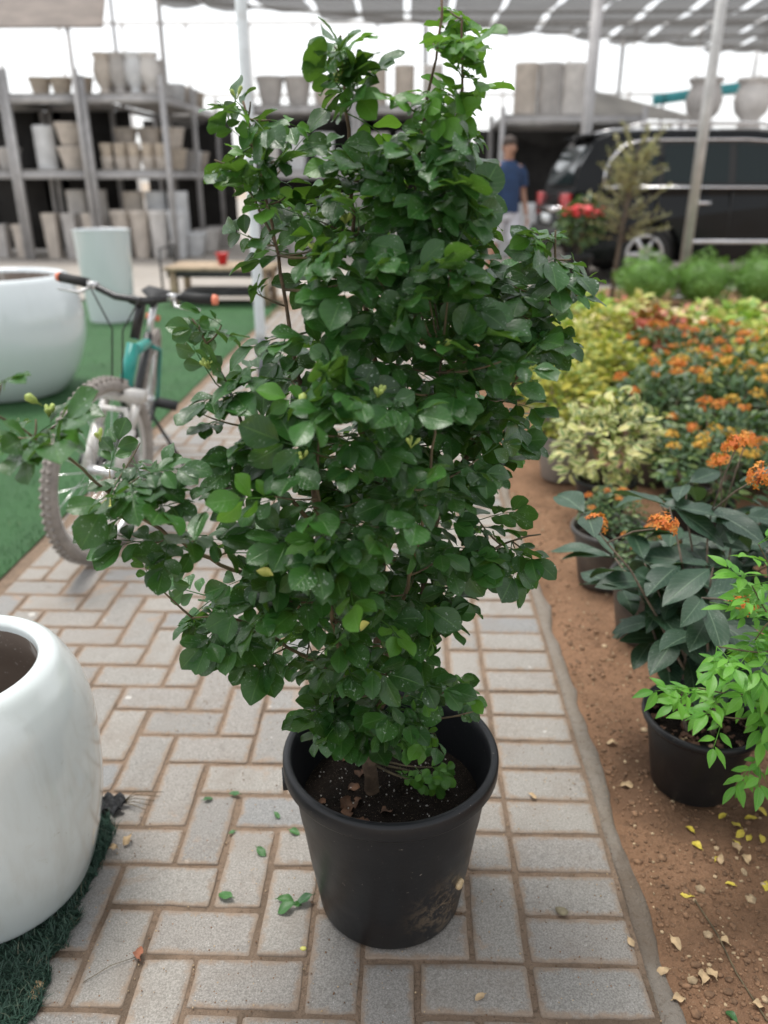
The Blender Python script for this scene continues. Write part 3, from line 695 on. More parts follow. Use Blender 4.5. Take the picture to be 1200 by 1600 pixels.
ixora((.845, 1.93, 0), ((.02, .02, .52), .24, .12), 11, 76, 'broad leaved dark plant in a dusty pot behind the glossy black pot', (.095, .125, .21, M['grey_pot'], .175, .008, 40, False, False), 9,
      [(1165, 692, 1.85), (1125, 725, 1.9)])
b = MB()                                                # bark chips on the soil of the near pot
for k in range(90):
    a = rp_.uniform(0, 6.28); q = .105 * math.sqrt(rp_.random()); p = Vector((.672 + q * math.cos(a), 1.475 + q * math.sin(a), .172 + rp_.uniform(-.002, .010)))
    b.cur = rp_.random() < .15; leaf_blade(b, frame(p, Vector((math.cos(a * 5), math.sin(a * 5), rp_.uniform(-.3, .3))), Vector((rp_.gauss(0, .4), rp_.gauss(0, .4), 1))), rp_.uniform(.012, .030), .007, .4, .2, wavy=.5, rows=4)
M['chips'] = simple('bark_chip', (.16, .085, .055), .9, .5, 50)
tag(b.build('bark_chip', [M['chips'], M['chip']]), 'brown bark chips covering the soil of the glossy black pot', 'bark chips', kind='stuff')

# --- lime green plant leaning in over the black pot
lv = [compound(rp_, rp_.choice((5, 6, 7)), rp_.uniform(.075, .10), rp_.uniform(.044, .054), 'point') for _ in range(8)]
lvm = [m.mesh('lime_leaf', M['lime']) for m in lv]
LR = Vector((.96, 1.27, 0)); lime = thing('potted_lime_shrub', 'bright lime green shrub with pointed leaflets leaning over the black pot', 'shrub', LR)
pot_parts(lime, .10, .135, .22, M['black_pot'], .185, .008, 40, False, False)
for pts in ([(1240, 1010, 1.25), (1200, 960, 1.24), (1175, 915, 1.22)], [(1240, 1060, 1.25), (1165, 1085, 1.22), (1090, 1075, 1.20)], [(1240, 1080, 1.24), (1180, 1120, 1.2), (1130, 1120, 1.18)], [(1235, 950, 1.28), (1200, 880, 1.27), (1185, 850, 1.27)],
            [(1250, 1020, 1.22), (1190, 1020, 1.19), (1120, 1010, 1.17)], [(1250, 1100, 1.20), (1205, 1160, 1.18), (1185, 1180, 1.17)], [(1250, 1040, 1.26), (1200, 1060, 1.2), (1180, 1060, 1.18)], [(1260, 980, 1.22), (1215, 960, 1.2), (1180, 1000, 1.2)], [(1330, 1000, 1.25), (1380, 900, 1.25)], [(1350, 1080, 1.22), (1420, 1050, 1.2)], [(1330, 960, 1.32), (1400, 860, 1.36)], [(1300, 940, 1.28), (1290, 830, 1.3)]):
    P = [Vector((rp_.gauss(0, .02), rp_.gauss(0, .02), .18)), Vector((-.02, 0, .32))] + [at(*q) - LR for q in pts]; P = resample(P, .02); k = len(P)
    MB().tube(P, [.0035 - .0024 * i / k for i in range(k)], 6).build('branch', M['twig'], lime)
    for i in range(k - 1, 4, -1):
        if rp_.random() < .35: continue
        for _ in range(1 if i < k - 1 else 2):
            a = rp_.uniform(0, 6.28); td = (P[i] - P[i - 2]).normalized(); d = td * .7 + Vector((math.cos(a), math.sin(a), rp_.uniform(-.5, .2))) * .8
            o = link('leaf', rp_.choice(lvm), lime); o.matrix_local = frame(P[i], d, Vector((rp_.gauss(0, .25), -.35 + rp_.gauss(0, .2), 1)), rp_.uniform(.62, .92))

# --- rows of small potted plants
def bush(r, rx, rz, zc, n, L, Wr, mat, up=.5, shell=.55, rows=3, cols=(-1, 0, 1), stems=6, curl=.3, z0=.18):
    b = MB()
    for k in range(n):
        d = Vector((r.gauss(0, 1), r.gauss(0, 1), r.gauss(.25, .8))).normalized(); q = shell + (1 - shell) * r.random() ** .7
        q *= 1 + .13 * math.sin(5 * d.x + 3 * d.y + 1) + .10 * math.sin(9 * d.z + 7 * d.y)
        p = Vector((d.x * rx * q, d.y * rx * q, zc + d.z * rz * q))
        a = r.uniform(0, 6.28); dd = (d * .8 + Vector((math.cos(a), math.sin(a), r.uniform(-.4, .5))) * .7).normalized(); l = L * r.uniform(.6, 1.2); b.rnd = r.random()
        leaf_blade(b, frame(p, dd, Vector((0, 0, up)) + d * .6 + Vector((r.gauss(0, .3), r.gauss(0, .3), 0))), l, l * Wr, .25, curl, .5, .8, rows=rows, cols=cols)
    s = MB()
    for k in range(stems):
        a = r.uniform(0, 6.28); s.tube([(0, 0, z0), (rx * .3 * math.cos(a), rx * .3 * math.sin(a), (z0 + zc) / 2), (rx * .7 * math.cos(a), rx * .7 * math.sin(a), zc + rz * .3)], [.006, .005, .003], 5)
    return b, s
M['varieg'] = leafmat('variegated_leaf', (.10, .2, .05), (.25, .33, .08), (.3, .36, .1), .4, .22, edge=(.66, .62, .30), veinamt=.2, ramp=[(0, (.035, .10, .03)), (.45, (.12, .22, .05)), (.75, (.40, .44, .10)), (1, (.62, .56, .22))])
M['yellowg'] = leafmat('golden_leaf', (.30, .32, .04), (.46, .42, .06), (.4, .42, .1), .4, .25, ramp=[(0, (.14, .22, .035)), (.5, (.34, .36, .05)), (1, (.56, .48, .07))], veinamt=.2)
M['smallg'] = leafmat('small_green_leaf', (.030, .075, .026), (.065, .125, .042), (.15, .24, .1), .34, .15, ramp=[(0, (.022, .060, .024)), (.7, (.060, .120, .042)), (1, (.16, .22, .06))], veinamt=.2)
M['croton'] = leafmat('mixed_bract', (.2, .3, .08), (.5, .4, .2), (.4, .4, .2), .45, .25, ramp=[(0, (.12, .28, .04)), (.3, (.36, .50, .09)), (.55, (.74, .66, .26)), (.78, (.78, .62, .42)), (.91, (.70, .30, .22)), (1, (.42, .07, .05))], veinamt=.2)
M['limebed'] = leafmat('lime_bed_leaf', (.18, .34, .03), (.36, .48, .06), (.4, .5, .1), .45, .3, ramp=[(0, (.10, .24, .03)), (.6, (.30, .44, .06)), (1, (.58, .56, .13))], veinamt=.2)
M['redleaf'] = leafmat('red_leaf', (.25, .05, .04), (.45, .10, .06), (.4, .1, .1), .45, .2, ramp=[(0, (.08, .14, .03)), (.4, (.30, .05, .035)), (1, (.52, .12, .06))], veinamt=.2)
M['yellowp'] = leafmat('yellow_orange_petal', (.7, .4, .03), (.8, .5, .06), (.7, .4, .1), .5, .3, ramp=[(0, (.72, .30, .03)), (1, (.80, .52, .08))], veinamt=0)
M['boxwood'] = leafmat('boxwood_leaf', (.075, .19, .025), (.15, .30, .045), (.1, .2, .05), .4, .2, veinamt=.1)
M['olive'] = leafmat('olive_leaf', (.26, .25, .13), (.42, .39, .22), (.3, .3, .2), .5, .2, veinamt=.1)
PROTO = {}
for kind, (mat, n, L, W_, rx, rz, zc, fl) in dict(variegated=('varieg', 620, .050, .26, .22, .20, .36, None), golden=('yellowg', 520, .055, .26, .21, .19, .38, None), ixora=('smallg', 640, .048, .22, .23, .17, .36, 'orange'),
        ixora_yellow=('smallg', 640, .048, .22, .23, .17, .36, 'yellowp'), croton=('croton', 300, .105, .30, .24, .16, .38, None), lime=('limebed', 320, .095, .28, .23, .17, .38, None), red=('redleaf', 300, .095, .28, .22, .16, .37, None)).items():
    PROTO[kind] = []
    for v in range(2):
        b, s = bush(rp_, rx, rz, zc, n, L, W_, M[mat]); fm = None
        if fl:
            f = MB()
            for q in range(11):
                a = rp_.uniform(0, 6.28); rr = rx * math.sqrt(rp_.random()) * .95; h_ = flower_head(rp_, .034, 26)
                f.add(h_, Matrix.Translation((rr * math.cos(a), rr * math.sin(a), zc + rz * math.sqrt(max(.05, 1 - (rr / rx) ** 2)) * 1.05)))
            fm = f.mesh('bloom', M[fl])
        PROTO[kind].append((b.mesh('bed_foliage', M[mat]), s.mesh('bed_stem', M['stem']), fm))
TXT = dict(variegated=('small shrub with cream edged variegated leaves in a bed pot', 'variegated shrubs in the bed'), golden=('golden yellow leaved shrub in a pot along the bed', 'golden shrubs in the bed'),
           ixora=('small leaved green shrub dotted with orange flower heads', 'orange flowering shrubs in the bed'), ixora_yellow=('small leaved green shrub dotted with yellow flower heads', 'yellow flowering shrubs in the bed'),
           croton=('pale cream and pink bracted plant massed in the bed', 'pale bracted plants in the bed'), lime=('lime yellow broad leaved plant massed in the bed', 'lime plants in the bed'), red=('dark red leaved plant among the pale bracted plants', 'red leaved plants in the bed'))
pot_mb = {}
for pm in ('black_pot', 'grey_pot', 'sunlit_pot'):
    t0 = link('pot_proto', None); pot_parts(t0, .085, .118, .20, M[pm], .165, .008, 28, False, False)
    pot_mb[pm] = [(c.name.split('.')[0], c.data) for c in t0.children]
    for c in list(t0.children): bpy.data.objects.remove(c)
    bpy.data.objects.remove(t0)
def bed_plant(kind, x, y, s=1.0, pm='black_pot', label=None, ps=1.0):
    lb, gr = TXT[kind]; where = '' if label else (', beside the kerb' if x < 1.12 else ', in the row before the boxwoods' if y > 5.95 else ', behind the broad leaved plants' if y < 3.4 else ', in the middle of the bed')
    t = thing('potted_plant', label or lb + where, 'potted plant', (x, y, 0), rp_.uniform(0, 6.28), None if label else gr + where)
    for nm, d in pot_mb[pm]: link(nm, d, t).scale = (ps, ps, ps)
    f, st, fl = rp_.choice(PROTO[kind]); sz = s * rp_.uniform(.9, 1.08)
    for nm, d in (('foliage', f), ('stem', st), ('flower', fl)):
        if d: o = link(nm, d, t); o.scale = (s, s, sz); o.location = (0, 0, .165 * ps - .165 * sz)
bed_plant('ixora', .745, 2.12, .50, 'grey_pot', 'low small leaved plant in dusty grey pot next along the path edge', 1.02)
bed_plant('ixora', .70, 2.47, .45, 'grey_pot', 'sparse little plant in worn grey pot close by the kerb', 1.05)
bed_plant('variegated', .80, 2.98, .95, 'black_pot', 'bushy cream and lime variegated shrub at the bed edge')
bed_plant('golden', .74, 3.52, .95, 'sunlit_pot', 'golden shrub in a dusty pot toned as sunlit at the bed edge', 1.1)
bed_plant('golden', .78, 4.05, .95, 'sunlit_pot', 'second golden shrub in a dusty pot toned as sunlit along the kerb', 1.1)
y = 2.72; row = 0
while y < 6.3:
    x = (1.10 if y < 4.4 else .80) + (row % 2) * .2
    while x < min(4.0, .5 * y + .75):
        u = rp_.random()
        if y < 3.3: k = 'ixora' if u < .5 else 'ixora_yellow'
        elif y < 4.7: k = 'ixora' if u < .58 else ('ixora_yellow' if u < .85 else 'golden')
        elif y < 6.0: k = ('croton' if u < .60 else ('lime' if u < .85 else 'red')) if x < 2.3 or y > 5.2 else 'ixora'
        else: k = ('lime' if u < .55 else 'croton') if x < 2.2 else ('ixora' if u < .5 else ('red' if u < .65 else 'croton'))
        if x < 1.3 and 4.3 < y < 5.2: k = 'golden'
        bed_plant(k, x + rp_.gauss(0, .03), y + rp_.gauss(0, .03), rp_.uniform(.85, 1.05) * (1 if y < 5.2 else .84), rp_.choice(('black_pot', 'grey_pot')), ps=1 if y < 5.2 else .85)
        x += .39
    y += .37; row += 1
# --- clipped boxwood balls
bx = [bush(rp_, .34, .30, .27, 2600, .030, .32, M['boxwood'], shell=.82, rows=2, z0=.0) for _ in range(2)]
bx = [(b.mesh('boxwood', M['boxwood']), s.mesh('boxwood_stem', M['stem'])) for b, s in bx]
core = MB().ball((0, 0, .27), (.26, .26, .22), 14, 10).mesh('boxwood_core', M['boxwood'])
for x, yy, s, lb in ((2.62, 9.0, 1.0, 'clipped boxwood bush beside the olive trunk at the end of its row'), (3.22, 9.0, .98, 'clipped boxwood bush at the foot of the galvanised pole'), (3.86, 9.02, 1.03, 'clipped boxwood bush next beyond the galvanised pole'), (4.52, 9.0, 1.0, 'clipped boxwood bush two beyond the galvanised pole')):
    t = thing('boxwood_bush', lb, 'bush', (x, yy, 0), rp_.uniform(0, 6), 'clipped boxwood bushes'); t.scale = (s, s, s)
    f, st = rp_.choice(bx); link('foliage', f, t); link('stem', st, t); link('inner_foliage', core, t)
# --- young olive tree
OT = Vector((2.42, 9.62, 0)); t = thing('olive_tree', 'slender young olive tree with pale leaves before the parked car', 'tree', OT)
MB().tube([(0, 0, -.02), (.01, 0, .4), (.04, 0, .85), (.09, 0, 1.3), (.12, 0, 1.62)], [.028, .024, .019, .011, .005], 8).build('trunk', M['stem'], t)
b = MB(); s = MB()
for k in range(70):
    h = rp_.uniform(.62, 1.5); a = rp_.uniform(0, 6.28); base = Vector((.09 * h / 1.3, 0, h)); q = (1.7 - h) / 1.1; L = rp_.uniform(.22, .5) * (.45 + q * .65)
    e = base + Vector((math.cos(a) * L, math.sin(a) * L, rp_.uniform(.05, .35))); s.tube([base, base.lerp(e, .5) + Vector((0, 0, .03)), e], [.006, .004, .002], 5)
    for j in range(34):
        p = base.lerp(e, rp_.uniform(.25, 1.08)); aa = rp_.uniform(0, 6.28); d = ((e - base).normalized() + Vector((math.cos(aa), math.sin(aa), rp_.uniform(-.3, .6)))); b.rnd = rp_.random()
        leaf_blade(b, frame(p, d, Vector((rp_.gauss(0, .6), rp_.gauss(0, .6), 1))), rp_.uniform(.045, .075), .010, .2, .1, rows=2, cols=(-1, 1))
s.build('branch', M['stem'], t); tag(b.build('crown', M['olive'], t), kind='stuff')
# --- red flowering plant beside the car
t = thing('potted_red_flower', 'pot of bright red flowers standing beside the car bumper', 'potted plant', (2.02, 9.75, 0))
for nm, d in pot_mb['black_pot']: o = link(nm, d, t); o.scale = (1.3, 1.3, 2.4)
b, s = bush(rp_, .26, .26, .80, 260, .10, .3, M['smallg'], z0=.4); b.build('foliage', M['smallg'], t); s.build('stem', M['stem'], t)
M['red'] = simple('red_petal', (.62, .03, .035), .5, .2, 30); b = MB()
for k in range(70):
    a = rp_.uniform(0, 6.28); q = .2 * math.sqrt(rp_.random()); p = Vector((q * math.cos(a), q * math.sin(a) - .12, .95 + rp_.uniform(-.05, .06)))
    leaf_blade(b, frame(p, Vector((math.cos(a * 7), math.sin(a * 7), .2)), Vector((0, -.6, 1))), .09, .028, .2, .2, rows=3, cols=(-1, 0, 1))
b.build('flower', M['red'], t)
# ================================================================ BICYCLE, BENCH, POLES
rb_ = random.Random(11)
M['tyre'] = simple('dusty_tyre', (.30, .27, .245), .95, .2, 30, .4)
M['alloy'] = simple('alloy', (.62, .62, .62), .3, .08, 20, Metallic=.7)
M['fork'] = simple('fork_silver', (.62, .60, .57), .35, .12, 12, Metallic=.2)
M['frame_black'] = simple('frame_black', (.02, .021, .022), .3, .2, 12)
M['teal'] = simple('teal_paint', (.02, .28, .24), .35, .2, 10)
M['grip'] = simple('black_rubber', (.015, .015, .015), .7, .2, 30)
M['coral'] = simple('coral_cap', (.72, .22, .13), .5, .1, 30)
M['chrome'] = simple('chrome', (.75, .75, .76), .18, .05, 10, Metallic=1.0)
bike = thing('bicycle', 'dusty mountain bike with teal and black frame leaning on its kickstand', 'bicycle', (-1.33, 3.66, 0), R(-79.6)); bike.rotation_euler = (R(-15), 0, R(-79.6))
WR = .335
def wheel(name, c, X=None):
    X = X or Matrix.Identity(4); c = Vector(c); tr = lambda m: _xf(m, X)
    rim = MB().torus(c, WR - .052, .012, n=48, m=8); o = tr(rim).build(name, M['alloy'], bike)
    ty = MB().torus(c, WR - .026, .026, n=56, m=12)
    for k in range(72):                       # tread knobs
        a = k * 2 * math.pi / 72; p = c + Vector((math.cos(a), 0, math.sin(a))) * (WR - .001)
        for s in (-1, 1): ty.box((0, s * .011, 0), (.006, .006, .005), Matrix.Translation(p) @ Matrix.Rotation(-a + math.pi / 2, 4, 'Y'))
    tr(ty).build('tyre', M['tyre'], o)
    h = MB().tube([c + Vector((0, -.05, 0)), c + Vector((0, -.02, 0)), c + Vector((0, .02, 0)), c + Vector((0, .05, 0))], [.022, .016, .016, .022], 12); tr(h).build('hub', M['alloy'], o)
    sp = MB()
    for k in range(28):
        a = k * 2 * math.pi / 28; b_ = a + (.5 if k % 2 else -.5); s = .035 if k % 4 < 2 else -.035
        sp.tube([c + Vector((math.cos(b_) * .02, s, math.sin(b_) * .02)), c + Vector((math.cos(a) * (WR - .06), 0, math.sin(a) * (WR - .06)))], .0014, 4)
    tr(sp).build('spoke', M['chrome'], o); return o
def _xf(m, X): m.v = [tuple(X @ Vector(p)) for p in m.v]; return m
wheel('wheel', (0, 0, WR))
# steering assembly turned about the head axis
HB, HT = Vector((.905, 0, .60)), Vector((.845, 0, .765)); ax = (HT - HB).normalized()
X = Matrix.Translation(HB) @ Matrix.Rotation(R(-24), 4, ax) @ Matrix.Translation(-HB)
FA = Vector((1.05, 0, WR)); wheel('wheel', FA, X)
def part(name, mb, mat, x=None): return (_xf(mb, x) if x else mb).build(name, M[mat], bike)
f = MB()
for s in (-1, 1):
    up = HB + Vector((.02, s * .062, -.02)); f.tube([up, up.lerp(FA + Vector((0, s * .062, 0)), .42)], .0165, 12); f.tube([up.lerp(FA + Vector((0, s * .062, 0)), .40), FA + Vector((0, s * .062, .0))], .0225, 12)
f.box(tuple(HB + Vector((.015, 0, -.005))), (.028, .085, .022)); arch = [up.lerp(FA, .40) for up in (HB,)]
f.tube([FA.lerp(HB, .62) + Vector((.03, -.062, 0)), FA.lerp(HB, .80) + Vector((.04, -.045, 0)), FA.lerp(HB, .82) + Vector((.042, .045, 0)), FA.lerp(HB, .62) + Vector((.03, .062, 0))], .011, 8)
part('fork', f, 'fork', X)
ST = HT + ax * .15; SE = ST + Vector((.07, 0, .02))
part('stem', MB().tube([HT + ax * .02, ST, ST + ax * .02], [.018, .018, .014], 10).tube([ST, SE], .017, 10), 'frame_black', X)
hb = [SE + Vector((-.03, -.30, .035)), SE + Vector((-.02, -.18, .03)), SE + Vector((0, -.06, 0)), SE, SE + Vector((0, .06, 0)), SE + Vector((-.02, .18, .03)), SE + Vector((-.03, .30, .035))]
part('handlebar', MB().tube(hb, .0125, 10), 'frame_black', X)
for s in (-1, 1):
    e = SE + Vector((-.03, s * .30, .035)); i_ = SE + Vector((-.022, s * .185, .03)); d = (e - i_).normalized()
    part('grip', MB().tube([i_, e], .0175, 12), 'grip', X.copy()); part('grip_cap', MB().tube([e - d * .003, e + d * .012], [.0188, .016], 12), 'coral', X.copy())
    part('brake_lever', MB().tube([i_ + Vector((.01, -s * .03, -.005)), i_ + Vector((.05, s * .0, -.03)), i_ + Vector((.045, s * .09, -.03))], [.007, .006, .004], 6).box(tuple(i_ + Vector((.012, -s * .03, -.004))), (.018, .014, .012)), 'alloy', X.copy())
    cb = MB().tube([i_ + Vector((.03, -s * .03, 0)), SE + Vector((.10, s * .09, .02)), SE + Vector((.09, s * .02, -.10)), HB + Vector((.05, s * .02, .0))], .003, 5); part('brake_cable', cb, 'grip', X.copy())
BB, STp = Vector((.43, 0, .30)), Vector((.28, 0, .70)); RA = Vector((0, 0, WR))
part('head_tube', MB().tube([HB + ax * .02, HT], .024, 12), 'teal')
part('down_tube', MB().tube([HB + ax * .03, BB], [.026, .028], 12), 'frame_black')
part('top_tube', MB().tube([HT - ax * .03, STp - Vector((0, 0, .04))], .021, 12), 'teal')
part('seat_tube', MB().tube([BB, STp], .019, 10), 'frame_black')
part('seat_post', MB().tube([STp, Vector((.235, 0, .83))], .0145, 10), 'alloy')
for s in (-1, 1):
    part('seat_stay', MB().tube([STp - Vector((0, -s * .02, .05)), Vector((.17, s * .05, .62)), RA + Vector((0, s * .065, 0))], .0095, 8), 'teal')
    part('chain_stay', MB().tube([BB + Vector((0, s * .03, 0)), RA + Vector((0, s * .065, 0))], .011, 8), 'frame_black')
sd = MB()
for x, hw, z in ((-.16, .07, .0), (-.13, .078, .012), (-.05, .062, .016), (.03, .032, .012), (.10, .02, .008), (.13, .012, 0)):
    sd.vert((.225 + x, -hw, .855 + z - .02)); sd.vert((.225 + x, -hw * .6, .855 + z + .008)); sd.vert((.225 + x, hw * .6, .855 + z + .008)); sd.vert((.225 + x, hw, .855 + z - .02)); sd.vert((.225 + x, 0, .855 + z - .035))
for i in range(5):
    for k in range(5): a, c = i * 5, i * 5 + 5; sd.face(a + k, a + (k + 1) % 5, c + (k + 1) % 5, c + k)
sd.face(4, 3, 2, 1, 0); sd.face(25, 26, 27, 28, 29); part('saddle', sd, 'grip')
part('chainring', MB().torus(BB + Vector((0, -.045, 0)), .085, .006, n=36, m=6).torus(BB + Vector((0, -.05, 0)), .06, .006, n=30, m=6).tube([BB + Vector((0, -.06, 0)), BB + Vector((0, .06, 0))], .022, 10), 'grip')
for s in (-1, 1):
    cr = BB + Vector((s * .12, -s * .075, -s * .12)); o = part('crank', MB().tube([BB + Vector((0, -s * .065, 0)), cr], .011, 8), 'frame_black')
    MB().box(tuple(cr + Vector((0, -s * .05, 0))), (.042, .045, .012)).build('pedal', M['grip'], o)
part('kickstand', MB().tube([Vector((.10, .05, .30)), Vector((.09, .24, .055 + .02))], .0085, 7), 'grip')
part('derailleur', MB().box((.03, -.075, .24), (.02, .012, .05)).torus((.03, -.075, .20), .022, .006, n=16, m=6), 'grip')
part('reflector', MB().box((.20, 0, .76), (.006, .03, .012)), 'coral')

# --- round steel post beside the path
M['post_white'] = simple('post_pale_paint', (.62, .66, .68), .5, .08, 6, .0, dirt=(.45, .45, .43))
M['post_grey'] = simple('post_grey_paint', (.17, .18, .20), .6, .25, 9, .2)
M['galv'] = simple('galvanised', (.50, .50, .49), .45, .15, 8, Metallic=.35)
t = thing('steel_post', 'round pale steel post with grey painted foot beside the path', 'post', (-.915, 5.06, 0))
MB().tube([(0, 0, -.02), (0, 0, .36)], .036, 20).build('foot', M['post_grey'], t)
MB().tube([(0, 0, .355), (0, 0, .40), (0, 0, 4.6)], [.036, .0325, .0325], 20).build('shaft', M['post_white'], t)
MB().box((0, 0, .004), (.07, .07, .005)).build('base_plate', M['post_grey'], t)
t = thing('support_pole', 'galvanised round pole rising between boxwood bushes and the car', 'pole', (3.19, 9.55, 0))
MB().tube([(0, 0, -.02), (0, 0, 2.0), (.012, 0, 4.6)], .056, 16).build('shaft', M['galv'], t); MB().tube([(0, 0, 0), (0, 0, .05)], .085, 16).build('collar', M['galv'], t)

# --- low timber bench with a red pot on it
M['timber'] = simple('weathered_timber', (.42, .32, .22), .8, .25, 14, .3)
M['dark_steel'] = simple('dark_steel', (.04, .04, .042), .55, .3, 14)
t = thing('timber_bench', 'low timber bench with slatted top and dark steel frame on the yard', 'bench', (-2.02, 9.15, 0))
for k in range(4): MB().box((0, -.27 + k * .18, .40), (.58, .083, .018)).build('plank', M['timber'], t)
for sx in (-1, 1):
    for sy in (-1, 1): MB().box((sx * .50, sy * .28, .19), (.035, .035, .19)).build('leg', M['timber'], t)
for s in (-1, 1): MB().box((0, s * .30, .345), (.56, .012, .035)).build('rail', M['dark_steel'], t)
MB().box((.03, 0, .13), (.46, .22, .03)).build('shelf', M['dark_steel'], t)
MB().tube([(-.62, -.3, .05), (-.62, -.3, .60), (-.62, .3, .60), (-.62, .3, .05)], .014, 8).build('handle', M['dark_steel'], t)
M['redpot'] = simple('red_plastic', (.60, .03, .035), .4, .1, 10)
t = thing('red_pot', 'small red plastic pot standing on the timber bench', 'pot', (-2.02, 9.10, .419)); MB().lathe([(.045, 0), (.065, .11), (.07, .11), (.07, .125), (.06, .125), (.05, .04)], 20, cap_t=True).build('body', M['redpot'], t)
MB().torus((0, 0, .12), .068, .006, ax=(0, 0, 1), n=24, m=6).build('rim', M['redpot'], t)
# ================================================================ RACKS, CONCRETE POTS, CANOPY
rg = random.Random(33)
M['rack'] = simple('rack_paint', (.46, .45, .45), .5, .15, 5, Metallic=.2)
M['board'] = simple('shelf_board', (.36, .34, .32), .8, .2, 4)
M['rack_shade'] = simple('shelf_shade', (.035, .033, .032), .95, .3, 3)  # near-black colour stands for the shade beneath the shelves
CONC = [simple('concrete_' + n_, c, .9, .15, 5, .3) for n_, c in (('warm', (.60, .535, .47)), ('white', (.70, .67, .64)), ('grey', (.50, .475, .455)), ('sand', (.56, .48, .39)), ('pale', (.68, .69, .70)))]
def rack(x0, x1, y0, y1, zs, ztop, label, bays=1, back=True):
    t = thing('storage_rack', label, 'rack', ((x0 + x1) / 2, y0, -.012)); hx = (x1 - x0) / 2; dp = y1 - y0
    nb = bays + 1
    for i in range(2):
        for j in range(nb):
            px_, py_ = -hx + 2 * hx * i, dp * j / bays; MB().box((px_, py_, ztop / 2), (.04, .04, ztop / 2)).build('post', M['rack'], t)
    for z in zs:
        
        for q in (-.005, dp + .005): MB().box((0, q, z), (hx - .04, .025, .055)).build('beam', M['rack'], t)
        for q in (-hx, hx): MB().box((q, dp / 2, z), (.02, dp / 2 - .04, .05)).build('side_beam', M['rack'], t)
        n = max(2, round(dp / .6))
        for k in range(n): MB().box((0, dp * (k + .5) / n, z + .075), (hx - .045, dp / n / 2 - .006, .018)).build('board', M['board'], t)
    if back: MB().box((0, dp + .06, max(zs) * .5), (hx + .3, .01, max(zs) * .48)).build('shade_sheet', M['rack_shade'], t)  # added dark sheet, paints the shade inside the rack
    return t
POTS = {}
def ribs(n, a_): return lambda a, z: 1 + a_ * math.cos(a * n)
SH = dict(cylinder=([(.19, 0), (.20, .02), (.20, .62), (.205, .64), (.205, .70), (.175, .70), (.17, .60)], None), fluted=([(.15, 0), (.165, .02), (.22, .56), (.235, .57), (.24, .66), (.20, .66), (.19, .56)], ribs(18, .025)),
          urn=([(.12, 0), (.13, .03), (.09, .07), (.09, .10), (.17, .2), (.20, .34), (.17, .46), (.15, .52), (.19, .57), (.19, .60), (.14, .60), (.13, .52)], None), tub=([(.17, 0), (.18, .02), (.25, .34), (.27, .35), (.27, .41), (.235, .41), (.22, .33)], None),
          low=([(.13, 0), (.14, .01), (.17, .26), (.18, .30), (.15, .30), (.14, .24)], None), square=([(.20, 0), (.21, .01), (.26, .50), (.275, .51), (.275, .58), (.235, .58), (.22, .5)], None))
for k, (p, md) in SH.items():
    n = 4 if k == 'square' else (72 if k == 'fluted' else 28); i_ = 4 if k in ('urn',) else 2
    nr = len(p); rimstart = nr - 5 if k not in ('cylinder', 'low') else nr - 4
    bd = MB().lathe(p[:rimstart + 1], n, mod=md); rm = MB().lathe(p[rimstart:] + [(p[-1][0] * .8, p[-1][1] * .4)], n, mod=md, cap_b=False, cap_t=True)
    POTS[k] = [(bd.mesh(k + '_body', m, k != 'square'), rm.mesh(k + '_rim', m, k != 'square')) for m in CONC]
def cpot(k, x, y, z, s, mi, label, group, sz=None):
    t = thing('concrete_pot', label, 'pot', (x, y, z), rg.uniform(0, 6.28) if k != 'square' else math.pi / 4 + rg.gauss(0, .05), group); t.scale = (s, s, s * (sz or 1))
    b_, r_ = POTS[k][mi]; link('body', b_, t); link('rim', r_, t)
# --- left pair of racks
rack(-6.53, -5.37, 14.4, 16.0, (1.36, 2.50), 2.95, 'grey steel rack of concrete pots in the corner behind the bowl planter')
rack(-5.27, -3.98, 14.4, 18.4, (1.36, 2.50), 2.85, 'deep grey steel rack with four tall urns along its top shelf', 2)
rack(-7.9, -6.66, 14.5, 16.0, (1.36, 2.50), 2.95, 'grey steel rack holding pale tubs beside the corner rack')
zs0, zs1, zs2 = -.012, 1.441, 2.581
for k, x in enumerate((-5.02, -4.76, -4.50, -4.24)): cpot('urn', x, 14.75, zs2, .82, (0, 2, 4, 1)[k], ('sand toned', 'mid grey', 'pale grey', 'off white')[k] + ' tall concrete urn on the top shelf of the deep rack', 'urns on the top shelf', 1.25)
for k, x in enumerate((-5.05, -4.80, -4.55, -4.30)): cpot('urn', x, 15.35, zs2, .80, rg.randrange(3), 'concrete urn behind the front urns on the top shelf', 'urns in the second row of the top shelf', 1.2)
for k in range(5): cpot('low', -5.10 + k * .235, 14.68, zs1, .62, 0, 'small sand coloured pot on the middle shelf of the deep rack', 'small pots along the middle shelf', 1.1)
for k in range(5): cpot('low', -5.10 + k * .235, 14.68, zs1 + .205, .62, 3, 'small sand coloured pot stacked on another on the middle shelf', 'stacked small pots along the middle shelf', 1.1)
for k in range(3): cpot('tub', -5.0 + k * .42, 15.5, zs1, .85, 3, 'wide concrete tub behind the small pots of the deep rack', 'tubs on the middle shelf')
for k in range(3): cpot('tub', -5.0 + k * .42, 15.5, zs1 + .36, .80, 0, 'wide concrete tub stacked high behind the small pots', 'upper tubs on the middle shelf')
for k in range(4): cpot('fluted', -5.02 + k * .335, 14.72, zs0, .70, (0, 0, 1, 4)[k], 'fluted concrete pot on the ground under the deep rack', 'fluted pots on the ground under the deep rack', 1.75)
for k in range(3): cpot('cylinder', -4.9 + k * .40, 15.2, zs0, .9, (0, 4, 4)[k], 'pale cylinder pot behind the fluted pots of the deep rack', 'cylinder pots under the deep rack', 1.75)
